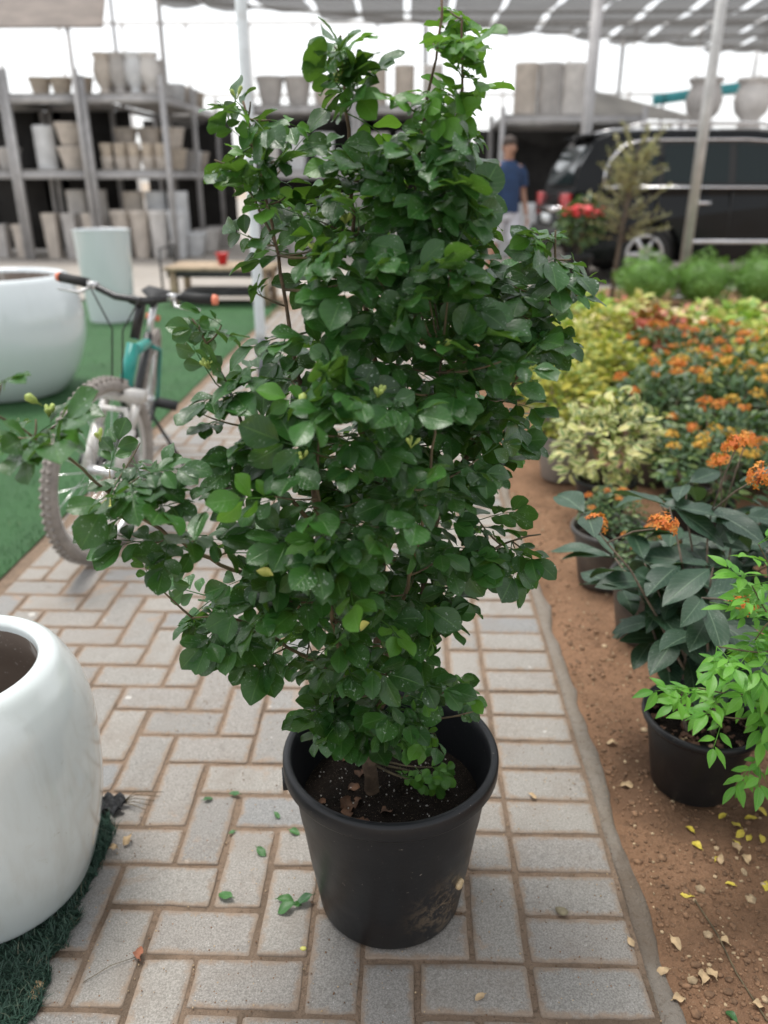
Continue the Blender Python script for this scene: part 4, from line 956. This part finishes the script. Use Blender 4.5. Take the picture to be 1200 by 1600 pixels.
for k in range(3): cpot('tub', -3.9 + .05 * k, 15.2 + k * 1.0, zs0, 1.0, (4, 1, 2)[k], 'wide concrete tub on the ground along the side of the deep rack', 'tubs along the deep rack side')
for k in range(4): cpot('low', -4.22, 16.2 + k * .5, zs2, 1.0, rg.randrange(5), 'low concrete pot at the far end of the top shelf', 'low pots on the far top shelf')
for k in range(4): cpot('tub', -4.35, 16.2 + k * .6, zs1, .9, rg.randrange(5), 'concrete tub at the far end of the middle shelf', 'tubs on the far middle shelf')
for k in range(3): cpot('tub', -7.6 + k * .36, 14.85, zs1, .85, (4, 0, 2)[k], 'pale tub on the middle shelf beside the corner rack', 'tubs beside the corner rack')
for k in range(3): cpot('square', -7.6 + k * .38, 14.8, zs0, .65, (2, 2, 0)[k], 'square pot on the ground beside the corner rack', 'square pots beside the corner rack', 1.5)
cpot('cylinder', -6.15, 14.72, zs1, .85, 4, 'white ribbed cylinder pot on the corner rack middle shelf', None, 1.15)
for k in range(2): cpot('tub', -5.72, 14.75, zs1 + k * .37, .88, 0, 'wide sandy tub %s on the corner rack' % ('standing under its twin', 'stacked over its twin')[k], None)
for k in range(3): cpot('square', -6.25 + k * .36, 14.70, zs0, .62, (0, 2, 0)[k], 'square tapered pot on the ground under the corner rack', 'square pots under the corner rack', 2.1)
for k in range(2): cpot('cylinder', -5.95 + k * .38, 15.25, zs0, .85, 1, 'white cylinder pot behind the square pots of the corner rack', 'cylinder pots under the corner rack', 1.9)
for k in range(3): cpot('tub', -6.2 + k * .36, 15.0, zs2, .7, 3, 'low sandy tub on the top shelf of the corner rack', 'tubs on top of the corner rack')
# --- racks behind the shrub
rack(-2.75, -.95, 15.6, 17.0, (1.36, 2.42), 2.8, 'grey steel rack seen between the post and the shrub')
rack(-.85, .95, 15.6, 17.0, (1.36, 2.42), 2.8, 'grey steel rack hidden mostly behind the shrub crown')
for x in (-2.45, -1.95, -1.45): cpot('tub', x, 15.95, 2.505, .95, rg.choice((2, 2, 0)), 'grey concrete tub on the top shelf left of the shrub', 'tubs on the top shelf left of the shrub', 1.2)
for x in (-.55, -.05, .45): cpot('cylinder', x, 15.95, 2.505, .9, rg.choice((2, 1, 0)), 'grey cylinder pot on the top shelf behind the shrub', 'cylinders on the top shelf behind the shrub')
for x in (-2.5, -2.0, -1.5, -.5, 0, .5): cpot(rg.choice(('tub', 'square')), x, 15.95, 1.442, .9, rg.choice((1, 4, 2)), 'concrete pot on the middle shelf behind the shrub', 'pots on the middle shelf behind the shrub', 1.2)
for x in (-2.5, -2.05, -1.6, -1.15, -.6, -.1, .4, .8): cpot(rg.choice(('fluted', 'cylinder')), x, 15.9, zs0, .95, rg.choice((0, 1, 2, 4)), 'tall concrete pot on the ground behind the shrub', 'tall pots on the ground behind the shrub', 1.2)
# --- racks behind the car
rack(1.62, 4.0, 15.0, 17.0, (2.22,), 2.42, 'long grey rack with tall cylinders on top behind the person')
for k, x in enumerate((2.02, 2.42, 2.82)): cpot('cylinder', x, 15.35, 2.305, .98, (0, 2, 1)[k], ('beige', 'mid grey', 'off white')[k] + ' tall concrete cylinder pot on the rack behind the person', 'cylinders on the rack behind the person', 1.15)
for k in range(6): cpot(rg.choice(('tub', 'low', 'cylinder')), 1.85 + k * .38, 15.35, zs0, 1.0, rg.choice((1, 2, 4)), 'concrete pot on the ground under the rack behind the person', 'pots under the rack behind the person', 1.3)
rack(4.5, 8.6, 14.6, 16.6, (1.98,), 2.2, 'long grey rack with wide urns behind the car roof')
for k, x in enumerate((4.95, 5.75, 6.5, 7.3)): cpot('urn', x, 15.0, 2.065, 1.5, (2, 1, 2, 0)[k], 'wide concrete urn on the rack behind the car roof', 'urns on the rack behind the car', .85)
M['tarp_grey'] = simple('grey_tarp', (.40, .38, .35), .8, .12, 2); M['tarp_blue'] = simple('turquoise_tarp', (.10, .50, .55), .6, .15, 3)
t = thing('grey_awning', 'low grey tarpaulin awning between the two racks behind the car', 'awning', (4.1, 16.2, 0))
b = MB()
for p in ((-1.0, 0, 2.35), (1.5, 0, 2.25), (1.5, 2.5, 2.45), (-.9, 2.5, 3.15), (-1.0, 0, 2.37), (1.5, 0, 2.27), (1.5, 2.5, 2.47), (-.9, 2.5, 3.17)): b.vert(p)
for q in ((3, 2, 1, 0), (4, 5, 6, 7), (0, 1, 5, 4), (1, 2, 6, 5), (2, 3, 7, 6), (3, 0, 4, 7)): b.face(*q)
b.build('sheet', M['tarp_grey'], t, False)
for x, y_, z in ((-.95, .05, 2.35), (1.45, .05, 2.25), (1.45, 2.45, 2.4), (-.85, 2.45, 3.1)): MB().tube([(x, y_, -.01), (x, y_, z)], .03, 8).build('leg', M['galv'], t)
t = thing('rolled_tarp', 'rolled turquoise tarpaulin lying on a frame above the car', 'tarpaulin', (6.3, 18.6, 2.9))
MB().tube([(-1.2, 0, -.10), (0, 0, .06), (1.2, 0, .22)], .10, 12).build('roll', M['tarp_blue'], t)
for x, z in ((-1.0, -.08), (1.0, .20)): MB().torus((x, 0, z), .103, .010, ax=(1, 0, .13), n=20, m=6).build('strap', M['dark_steel'], t); MB().tube([(x, 0, z - .09), (x, 0, -2.912)], .03, 8).build('leg', M['galv'], t)
# --- shade canopy
def net():
    n = NT('shade_net'); d = n.princ(n.mix(n.noise(3, 3, .6, n.pos()), (.045, .043, .041), (.09, .085, .08)), .9)
    tr = n.n('BsdfTransparent'); tl = n.n('BsdfTranslucent'); tl.inputs[0].default_value = (.12, .115, .11, 1)
    m1 = n.n('MixShader'); m1.inputs[0].default_value = .35; n.l(d, m1.inputs[1]); n.l(tl.outputs[0], m1.inputs[2])
    m2 = n.n('MixShader'); wv = n.n('TexWave', bands_direction='Y'); wv.inputs['Scale'].default_value = 2.2; wv.inputs['Distortion'].default_value = .6; n.l(n.pos(), wv.inputs['Vector'])
    n.l(n.math('MULTIPLY_ADD', n.step(wv.outputs['Fac'], .6, .95),   .22, .05), m2.inputs[0]); n.l(m1.outputs[0], m2.inputs[1]); n.l(tr.outputs[0], m2.inputs[2]); return n.done(m2.outputs[0])
M['net'] = net()
t = thing('shade_canopy', 'grey shade net canopy of long strips on steel purlins above the racks', 'canopy', (0, 14, 0)); x = -4.9
while x < 16:
    wd = rg.uniform(.75, 1.0); ye = 19.1 + (x + 3.155) * .49 - 14; b = MB(); ny = 14; rows = []
    for j in range(ny + 1):
        y_ = max(1.0, ye) * j / ny; rows.append([b.vert((x + wd * i / 3, y_, 4.5 + .05 * math.sin(y_ * 2.1 + x) - .07 * math.sin(math.pi * i / 3))) for i in range(4)])
    for a_, c_ in zip(rows, rows[1:]):
        for i in range(3): b.face(a_[i], a_[i + 1], c_[i + 1], c_[i])
    b.build('net_strip', M['net'], t); x += wd + rg.uniform(.06, .16)
for k in range(8):
    y_ = 1.0 + k * 1.6; xs = -4.9 if y_ + 14 < 18.2 else (y_ + 14 - 19.1) / .49 - 3.155
    MB().tube([(max(-4.9, xs), y_, 4.58), (15.5, y_, 4.58)], .035, 8).build('purlin', M['galv'], t)
MB().tube([(-4.9, 18.25 - 14, 4.58), (15.5, 19.1 + 18.655 * .49 - 14, 4.58)], .04, 8).build('edge_beam', M['galv'], t)
for x, y_, r_ in ((2.68, 13.2, .085), (-4.85, 17.9, .05), (5.3, 22.6, .05), (9.5, 25, .05), (.4, 20.5, .05), (9.0, 14.2, .05)): MB().tube([(x, y_ - 14, -.012), (x, y_ - 14, 4.56)], r_, 12).build('post', M['rack'], t)
# --- brown net roof over the far corner
M['net_brown'] = simple('brown_net', (.20, .17, .15), .9, .2, 3)
t = thing('net_roof', 'brownish sloped net roof over the corner rack', 'roof', (0, 0, 0)); b = MB()
for p in ((-9.5, 14.2, 3.46), (-4.75, 14.2, 3.46), (-6.0, 19, 5.6), (-9.5, 19, 5.6), (-9.5, 14.2, 3.49), (-4.75, 14.2, 3.49), (-6.0, 19, 5.63), (-9.5, 19, 5.63)): b.vert(p)
for q in ((3, 2, 1, 0), (4, 5, 6, 7), (0, 1, 5, 4), (1, 2, 6, 5), (2, 3, 7, 6), (3, 0, 4, 7)): b.face(*q)
b.build('sheet', M['net_brown'], t, False)
for x, y_, z in ((-5.33, 14.25, 3.46), (-9.3, 14.25, 3.46), (-6.1, 18.9, 5.5), (-9.3, 18.9, 5.5)): MB().tube([(x, y_, -.012), (x, y_, z)], .04, 8).build('post', M['rack'], t)
# --- pale frame of the greenhouse far behind
M['frame_pale'] = simple('frame_pale', (.74, .73, .72), .6, .05, 2)
t = thing('greenhouse_frame', 'thin pale greenhouse frame far behind the racks', 'frame', (0, 30, 0))
for k in range(22): MB().box((-22 + k * 2.1, 0, 3.0), (.05, .05, 3.0)).build('post', M['frame_pale'], t)
for z in (2.2, 3.9, 6.0): MB().box((0, -.06, z), (22.2, .03, .05)).build('rail', M['frame_pale'], t)
# ================================================================ CAR
M['paint'] = simple('black_car_paint', (.004, .005, .006), .22, .2, 3, Specular_IOR_Level=.3)
def glass_m():
    n = NT('tinted_glass'); return n.done(n.princ((.008, .016, .017), .06, None, Specular_IOR_Level=.35))
M['glass'] = glass_m(); M['trim'] = simple('black_trim', (.015, .015, .015), .6, .2, 10); M['tail'] = simple('tail_lamp', (.35, .015, .015), .15, .1, 10, Coat_Weight=1.0)
car = thing('parked_car', 'black sport utility vehicle with chrome window trim parked behind the boxwoods', 'car', (1.98, 11.95, -.012), R(2))
HW = .985
low = [(0.10, .34), (.03, .48), (0, .62), (.03, .92), (.06, 1.10), (.10, 1.17), (1.2, 1.20), (3.5, 1.17), (4.10, 1.14), (4.75, 1.05), (5.05, .93), (5.14, .66), (5.10, .42), (5.00, .32)]
def arch(cx, r=.455):
    return [(cx + r * math.cos(a), .36 + r * math.sin(a)) for a in [math.pi * k / 12 for k in range(13)] if .36 + r * math.sin(a) > .30]
WX = (1.13, 4.12)
prof = low + [(WX[1] + .46, .30)] + arch(WX[1]) + [(WX[1] - .46, .30), (WX[0] + .46, .30)] + arch(WX[0]) + [(WX[0] - .46, .30)]
b = MB(); layers = []
def plan(x): return 1 - .10 * max(0, (.5 - x) / .5) ** 2 - .14 * max(0, (x - 4.2) / .95) ** 2
for yy, sc in ((-HW, .975), (-HW + .035, .995), (-HW + .10, 1.0), (HW - .10, 1.0), (HW - .035, .995), (HW, .975)):
    layers.append([b.vert((2.57 + (x - 2.57) * sc, yy * plan(x), .74 + (z - .74) * sc)) for x, z in prof])
k = len(prof)
for a_, c_ in zip(layers, layers[1:]):
    for i in range(k): b.face(a_[i], a_[(i + 1) % k], c_[(i + 1) % k], c_[i])
b.face(*layers[0][::-1]); b.face(*layers[-1]); body = b.build('body', M['paint'], car, False)
MB().box((2.6, 0, .50), (2.3, .80, .22)).build('underbody', M['trim'], car)
gh = [(.13, 1.15), (.20, 1.45), (.40, 1.76), (.62, 1.835), (1.2, 1.87), (2.4, 1.87), (2.95, 1.82), (3.3, 1.66), (4.05, 1.17)]
def hw(z): return HW - .03 - .20 * max(0, (z - 1.15) / .72) ** 1.25
b = MB(); ls = []
for s, ins in ((-1, 0), (-1, .06), (1, .06), (1, 0)):
    ls.append([b.vert((x, s * (hw(z) - (ins if z > 1.6 else ins * .3)), z + (.018 if ins and z > 1.6 else 0))) for x, z in gh])
k = len(gh)
for a_, c_ in zip(ls, ls[1:]):
    for i in range(k - 1): b.face(a_[i], a_[i + 1], c_[i + 1], c_[i])
b.face(*ls[0][::-1]); b.face(*ls[-1]); b.build('cabin', M['paint'], car, False)
def side_poly(name, pts, mat, off, s, parent=car, th=.008):
    b = MB(); n = len(pts)
    for o_ in (off, off - th):
        for x, z in pts: b.vert((x, s * (hw(z) + o_), z))
    b.face(*(range(n) if s > 0 else range(n - 1, -1, -1))); b.face(*(range(2 * n - 1, n - 1, -1) if s > 0 else range(n, 2 * n)))
    for i in range(n): b.face(i, (i + 1) % n, n + (i + 1) % n, n + i)
    return b.build(name, M[mat], parent, False)
for s in (-1, 1):
    side_poly('window_band', [(.50, 1.22), (.56, 1.50), (.74, 1.68), (1.0, 1.745), (2.3, 1.755), (2.85, 1.72), (3.15, 1.60), (3.72, 1.24)], 'trim', .004, s)
    for pts in ([(.58, 1.26), (.64, 1.48), (.80, 1.645), (1.02, 1.705), (1.18, 1.71), (1.18, 1.26)], [(1.27, 1.26), (1.27, 1.712), (2.10, 1.72), (2.10, 1.26)], [(2.19, 1.26), (2.19, 1.72), (2.80, 1.69), (3.08, 1.58), (3.58, 1.27)]): side_poly('window', pts, 'glass', .008, s)
    tr = [(.50, 1.205), (.52, 1.40), (.58, 1.53), (.75, 1.70), (1.0, 1.76), (2.3, 1.77), (2.86, 1.735), (3.17, 1.61)]
    MB().tube([(x, s * (hw(z) + .012), z) for x, z in tr], .015, 6).build('window_trim', M['chrome'], car); MB().tube([(x, s * (hw(1.2) + .012), 1.205) for x in (.50, 2, 3.75)], .016, 6).build('window_trim', M['chrome'], car)
    MB().tube([(.75, s * (hw(1.87) - .02), 1.90), (1.0, s * (hw(1.87) - .02), 1.955), (2.5, s * (hw(1.87) - .02), 1.955), (2.8, s * (hw(1.87) - .02), 1.88)], .022, 8).build('roof_rail', M['alloy'], car)
    MB().box((2.62, s * (HW + .004), .55), (.98, .014, .022)).build('side_moulding', M['chrome'], car)
    for x in (1.62, 2.62):
        MB().box((x + .16, s * (HW + .012), 1.02), (.11, .018, .018)).build('door_handle', M['chrome'], car)
    for x in (1.22, 2.16, 3.25): MB().box((x, s * (HW - .012), .82), (.005, .016, .33)).build('door_seam', M['trim'], car)
    MB().box((3.35, s * (HW + .10), 1.27), (.06, .10, .075)).build('mirror', M['paint'], car)
    MB().box((.055, s * .80, .98), (.05, .14, .15)).build('tail_light', M['tail'], car)
    MB().box((5.02, s * .66, .82), (.05, .18, .07)).build('headlight', M['glass'], car)
b = MB()
for y_, z, x in ((-.72, 1.24, .105), (.72, 1.24, .105), (.62, 1.70, .31), (-.62, 1.70, .31)): b.vert((x, y_, z))
for y_, z, x in ((-.72, 1.24, .18), (.72, 1.24, .18), (.62, 1.70, .39), (-.62, 1.70, .39)): b.vert((x, y_, z))
for q in ((0, 1, 2, 3), (7, 6, 5, 4), (0, 4, 5, 1), (1, 5, 6, 2), (2, 6, 7, 3), (3, 7, 4, 0)): b.face(*q)
b.build('rear_window', M['glass'], car, False)
MB().box((-.015, 0, .58), (.05, .86, .11)).build('bumper', M['trim'], car); MB().box((.005, 0, .93), (.035, .60, .03)).build('chrome_strip', M['chrome'], car)
MB().box((.43, 0, 1.82), (.14, .60, .02)).build('spoiler', M['paint'], car)
MB().box((-.002, 0, .80), (.03, .26, .06)).build('plate', M['post_white'], car)
for x in WX:
    for s in (-1, 1):
        c = Vector((x, s * (HW - .13), .385)); o = MB().torus(c, .285, .10, n=36, m=12).build('wheel', M['trim'], car)
        r_ = MB().torus(c + Vector((0, s * .085, 0)), .235, .022, n=36, m=8)
        for q in range(6):
            a = q * math.pi / 3; r_.tube([c + Vector((0, s * .075, 0)), c + Vector((math.cos(a) * .23, s * .085, math.sin(a) * .23))], [.045, .030], 6)
        r_.tube([c + Vector((0, s * .04, 0)), c + Vector((0, s * .10, 0))], .06, 12); r_.build('rim', M['alloy'], o)

# ================================================================ PERSON
M['skin'] = simple('skin', (.42, .24, .17), .55, .1, 12); M['navy'] = simple('navy_cotton', (.025, .055, .13), .9, .2, 14, .3); M['pale_cotton'] = simple('pale_cotton', (.58, .60, .66), .9, .15, 18, .3); M['hair'] = simple('dark_hair', (.05, .035, .028), .7, .3, 30)
PX = Vector((1.30, 11.15, -.012)); person = thing('person', 'person in navy shirt and pale shorts walking behind the shrub', 'person', PX, R(200))
def skinned(name, pts, edges, rad, mat, root=0, sub=2):
    me = bpy.data.meshes.new(name); me.from_pydata(pts, edges, []); me.materials.append(M[mat]); o = link(name, me, person)
    o.modifiers.new('skin', 'SKIN'); o.modifiers.new('sub', 'SUBSURF').levels = sub; o.modifiers['sub'].render_levels = sub
    for i, v in enumerate(me.skin_vertices[0].data): v.radius = rad[i] if hasattr(rad[i], '__len__') else (rad[i], rad[i]); v.use_root = i == root
    o.modifiers['skin'].use_smooth_shade = True; return o
# local: faces +Y, Z up
pt = [(0, 0, .98), (0, .01, 1.20), (0, .0, 1.42), (0, .01, 1.52), (0, .02, 1.60), (0, .035, 1.68), (0, .03, 1.77),
      (-.19, 0, 1.43), (-.25, -.03, 1.16), (-.27, .05, .93), (-.27, .08, .85), (.19, 0, 1.43), (.25, .05, 1.17), (.27, .14, .95), (.27, .18, .87),
      (-.10, 0, .92), (-.11, .13, .52), (-.11, .04, .10), (-.11, .16, .035), (.10, 0, .92), (.11, -.06, .52), (.11, -.24, .13), (.11, -.15, .035)]
ed = [(0, 1), (1, 2), (2, 3), (3, 4), (4, 5), (5, 6), (2, 7), (7, 8), (8, 9), (9, 10), (2, 11), (11, 12), (12, 13), (13, 14), (0, 15), (15, 16), (16, 17), (17, 18), (0, 19), (19, 20), (20, 21), (21, 22)]
rd = [(.145, .105), (.135, .10), (.14, .10), .055, (.07, .085), (.078, .098), (.062, .08), .055, .044, .032, .026, .055, .044, .032, .026, .085, .058, .038, .04, .085, .058, .038, .04]
skinned('body', pt, ed, rd, 'skin')
def handm(c, s, d):
    c = Vector(c); d = Vector(d).normalized(); P_ = [c, c + d * .05]; E_ = [(0, 1)]; r_ = [(.022, .014), (.030, .014)]
    for k, (off, L) in enumerate(((-.024, .062), (-.008, .072), (.008, .068), (.024, .054))):
        i = len(P_); a = c + d * .075 + Vector((0, off, 0)); P_ += [tuple(a), tuple(a + d * L * .5 + Vector((-s * .006, 0, 0))), tuple(a + d * L + Vector((-s * .02, 0, 0)))]; E_ += [(1, i), (i, i + 1), (i + 1, i + 2)]; r_ += [.009, .0085, .007]
    i = len(P_); th = c + d * .03; P_ += [tuple(th + Vector((0, .035, 0))), tuple(th + Vector((-s * .005, .05, 0)) + d * .035)]; E_ += [(0, i), (i, i + 1)]; r_ += [.010, .008]
    skinned('hand', [tuple(p) for p in P_], E_, r_, 'skin', 0, 1)
handm((-.27, .085, .845), -1, (0, .25, -1)); handm((.27, .185, .865), 1, (0, .25, -1))
b = MB().ball((0, .125, 1.655), (.014, .020, .022), 8, 6).ball((-.082, .03, 1.665), (.012, .022, .032), 8, 6).ball((.082, .03, 1.665), (.012, .022, .032), 8, 6); b.build('face_detail', M['skin'], person)
b = MB(); 
for s in (-1, 1): b.ball((s * .032, .112, 1.69), (.012, .008, .007), 8, 6)
b.tube([(-.024, .115, 1.608), (0, .121, 1.606), (.024, .115, 1.608)], .005, 5); b.build('eye', M['hair'], person)
hr = MB().ball((0, .015, 1.735), (.088, .105, .082), 16, 10).ball((0, -.03, 1.68), (.082, .07, .085), 14, 8); hr.build('hair', M['hair'], person)
def loft(name, rings, mat, n=20):
    b = MB(); R_ = []
    for (cx, cy, cz, rx, ry) in rings: R_.append([b.vert((cx + rx * math.cos(a * 6.2832 / n), cy + ry * math.sin(a * 6.2832 / n), cz + .008 * math.sin(a * 1.9 + cz * 20))) for a in range(n)])
    for p, q in zip(R_, R_[1:]):
        for a in range(n): b.face(p[a], p[(a + 1) % n], q[(a + 1) % n], q[a])
    return b
sh = loft('shirt', [(0, 0, .90, .185, .145), (0, 0, 1.0, .18, .14), (0, .01, 1.2, .175, .135), (0, 0, 1.36, .195, .135), (0, 0, 1.45, .19, .115), (0, .005, 1.50, .10, .085), (0, .01, 1.525, .068, .07)], 'navy')
for s in (-1, 1): sh.tube([(s * .15, 0, 1.44), (s * .205, -.005, 1.37), (s * .238, s * .01, 1.22)], [.075, .075, .072], 14, False)
sh.build('shirt', M['navy'], person)
so_ = loft('shorts', [(0, 0, .82, .185, .135), (0, 0, .93, .178, .132), (0, 0, 1.0, .165, .125)], 'pale_cotton')
for s, yy in ((-1, .12), (1, -.05)): so_.tube([(s * .09, 0, .90), (s * .105, yy * .5, .70), (s * .11, yy, .54)], [.105, .098, .092], 16, False)
so_.build('shorts', M['pale_cotton'], person)
for p in ((-.11, .10, .012), (.11, -.20, .012)): MB().box(p, (.05, .13, .012)).build('sandal', M['hair'], person)

# ================================================================ FALLEN LEAVES AND BITS
rf = random.Random(3)
M['fallen_yellow'] = simple('fallen_yellow', (.58, .46, .06), .6, .25, 40); M['fallen_tan'] = simple('fallen_tan', (.46, .33, .19), .8, .3, 40); M['fallen_green'] = leafmat('fallen_green', (.02, .085, .025), (.045, .15, .03), (.1, .25, .08), .35, .1); M['fallen_brown'] = simple('fallen_brown', (.26, .10, .055), .8, .3, 40)
def fallen(x, y, L, mat, label, group=None, z=None, curl=.2, wavy=.2, name='fallen_leaf', cat='fallen leaf'):
    p = gp(x, y); zz = .002 if p.x < .44 else soil_z(p.x, p.y); b = MB(); b.rnd = rf.random()
    M_ = Matrix.Rotation(rf.gauss(0, .12), 4, 'X') @ Matrix.Rotation(rf.gauss(0, .1), 4, 'Y')
    leaf_blade(b, M_ @ Matrix.Translation((-L / 2, 0, 0)), L, L * .30, rf.uniform(.1, .5), curl, .55, .7, wavy, 7, ph=rf.random() * 6); b.tube([M_ @ Vector((-L * .65, 0, 0)), M_ @ Vector((-L * .48, 0, 0))], .0008, 4)
    zmin = min(v[2] for v in b.v); o = b.build(name, M[mat]); o.location = (p.x, p.y, zz + .0008 - zmin * .85); o.rotation_euler = (0, 0, rf.uniform(0, 6.28)); tag(o, label, cat, group)
for x, y, L in ((325, 1251, .022), (367, 1243, .026), (433, 1276, .020), (363, 1302, .016), (408, 1334, .028), (460, 1303, .026), (353, 1404, .034), (447, 1424, .036), (446, 1409, .032), (476, 1412, .036), (465, 1418, .02)): fallen(x, y, L, 'fallen_green', 'single green leaflet fallen on the grey paving', 'green leaflets fallen on the paving')
for x, y in ((1078, 1297), (1150, 1290), (1157, 1305), (1152, 1318), (1170, 1310), (1190, 1312), (1141, 1383), (1072, 1402), (1196, 1388), (1088, 1324), (1128, 1278), (1172, 1280), (1190, 1270), (1120, 1345)): fallen(x, y, rf.uniform(.016, .028), 'fallen_yellow', 'small yellow leaf fallen on the sandy soil', 'yellow leaves fallen on the soil')
for x, y in ((1055, 1473), (1112, 1522), (1185, 1570), (1150, 1328), (1165, 1345), (1125, 1349), (1100, 1527), (1130, 1470), (1035, 1520), (980, 1225), (955, 1160), (1060, 1560)): fallen(x, y, rf.uniform(.02, .034), 'fallen_tan', 'dry tan leaf lying on the sandy soil', 'dry leaves on the soil', curl=.35, wavy=.4)
fallen(1143, 1588, .024, 'fallen_green', 'lone green leaf lying on the sandy soil')
fallen(217, 1495, .030, 'fallen_brown', 'curled rust brown leaf lying on a paving joint', curl=.4, wavy=.5)
for x, y in ((62, 1545), (56, 1558), (200, 1318), (178, 1330)): fallen(x, y, .026, 'fallen_tan', 'dry papery petal at the edge of the dark turf mat', 'dry petals by the turf mat', curl=.3, wavy=.5)
for x, y in ((985, 1474), (832, 1246), (750, 1560)): fallen(x, y, .020, 'fallen_tan', 'small tan leaf lying on the kerb side paving', 'tan leaves on the paving')
M['pebble'] = simple('pebble', (.22, .19, .12), .8, .3, 60)
p = gp(877, 1427); b = MB(); b.ball((0, 0, 0), (.0125, .008, .0065), 14, 10); b.v = [(x * (1 + .12 * math.sin(y * 500)), y * (1 + .15 * math.sin(x * 300)), z) for x, y, z in b.v]; o = b.build('pebble', M['pebble']); o.location = (p.x, p.y, .006); o.rotation_euler = (0, 0, -.4); tag(o, 'small olive brown pebble on the bluish paving block', 'pebble')
p = gp(474, 1484); b = MB(); b.ball((0, 0, 0), (.006, .004, .0035), 10, 8); o = b.build('seed', M['petal']); o.location = (p.x, p.y, .0035); tag(o, 'tiny yellow green seed on the paving beside the pot', 'seed')
# a snail shell on the pot, and a torn black rag by the turf
M['shell'] = simple('shell', (.50, .38, .22), .4, .25, 90); a = -.62; d = Vector((math.cos(a), math.sin(a), 0)); hz = .118; rr = .136 + .046 * hz / .348
b = MB(); P = [Vector((0, .0075 * (1 - t) * math.cos(t * 13), .0075 * (1 - t) * math.sin(t * 13))) + Vector((.006 * t, 0, 0)) for t in [k / 26 for k in range(27)]]
b.tube(P, [.0048 * (1 - k / 28) + .0008 for k in range(27)], 8); o = b.build('snail_shell', M['shell']); o.location = ROOT + d * (rr + .002) + Vector((0, 0, hz)); o.rotation_euler = (0, 0, a); tag(o, 'small tan snail shell stuck on the black pot', 'shell')
M['rag'] = simple('black_rag', (.03, .032, .035), .8, .4, 40, .4); p = gp(172, 1262); b = MB(); n = 14; ids = []
for j in range(n + 1):
    ids.append([b.vert(((i / n - .5) * .065 * (1 + .2 * math.sin(j)), (j / n - .5) * .05 * (1 + .25 * math.sin(i * 1.3)), .008 + .008 * math.sin(i * 1.1 + j * .7) + .006 * math.sin(j * 1.9 - i * .8))) for i in range(n + 1)])
for j in range(n):
    for i in range(n): b.face(ids[j][i], ids[j][i + 1], ids[j + 1][i + 1], ids[j + 1][i])
o = b.build('torn_rag', M['rag']); o.location = (p.x, p.y, .004); tag(o, 'crumpled torn black rag at the end of the turf mat', 'rag')
b = MB()
for k in range(5): b.tube([(0, 0, .006), (.03, .006 * (k - 2), .012 + .004 * k), (.06 + .006 * k, .014 * (k - 2) + .01, .004)], [.0012, .001, .0006], 5)
o = b.build('dry_twig', M['twig']); o.location = (p.x + .025, p.y + .006, .003); tag(o, 'small dry twig lying beside the black rag', 'twig')
p0, p1 = gp(130, 1537), gp(212, 1498); b = MB().tube([p0 + Vector((0, 0, .003)), p0.lerp(p1, .5) + Vector((0, .006, .006)), p1 + Vector((0, 0, .004))], .0006, 5); o = b.build('dry_stalk', M['twig']); tag(o, 'thin dry stalk lying across the paving by the rust brown leaf', 'stalk')
P = [gp(x, y) + Vector((0, 0, .004 + soil_z(gp(x, y).x, gp(x, y).y))) for x, y in ((1085, 1410), (1120, 1460), (1150, 1520), (1200, 1592))]; o = MB().tube(P, .0016, 6).build('dry_stalk', M['twig']); tag(o, 'long thin dry stalk lying across the sandy soil', 'stalk')
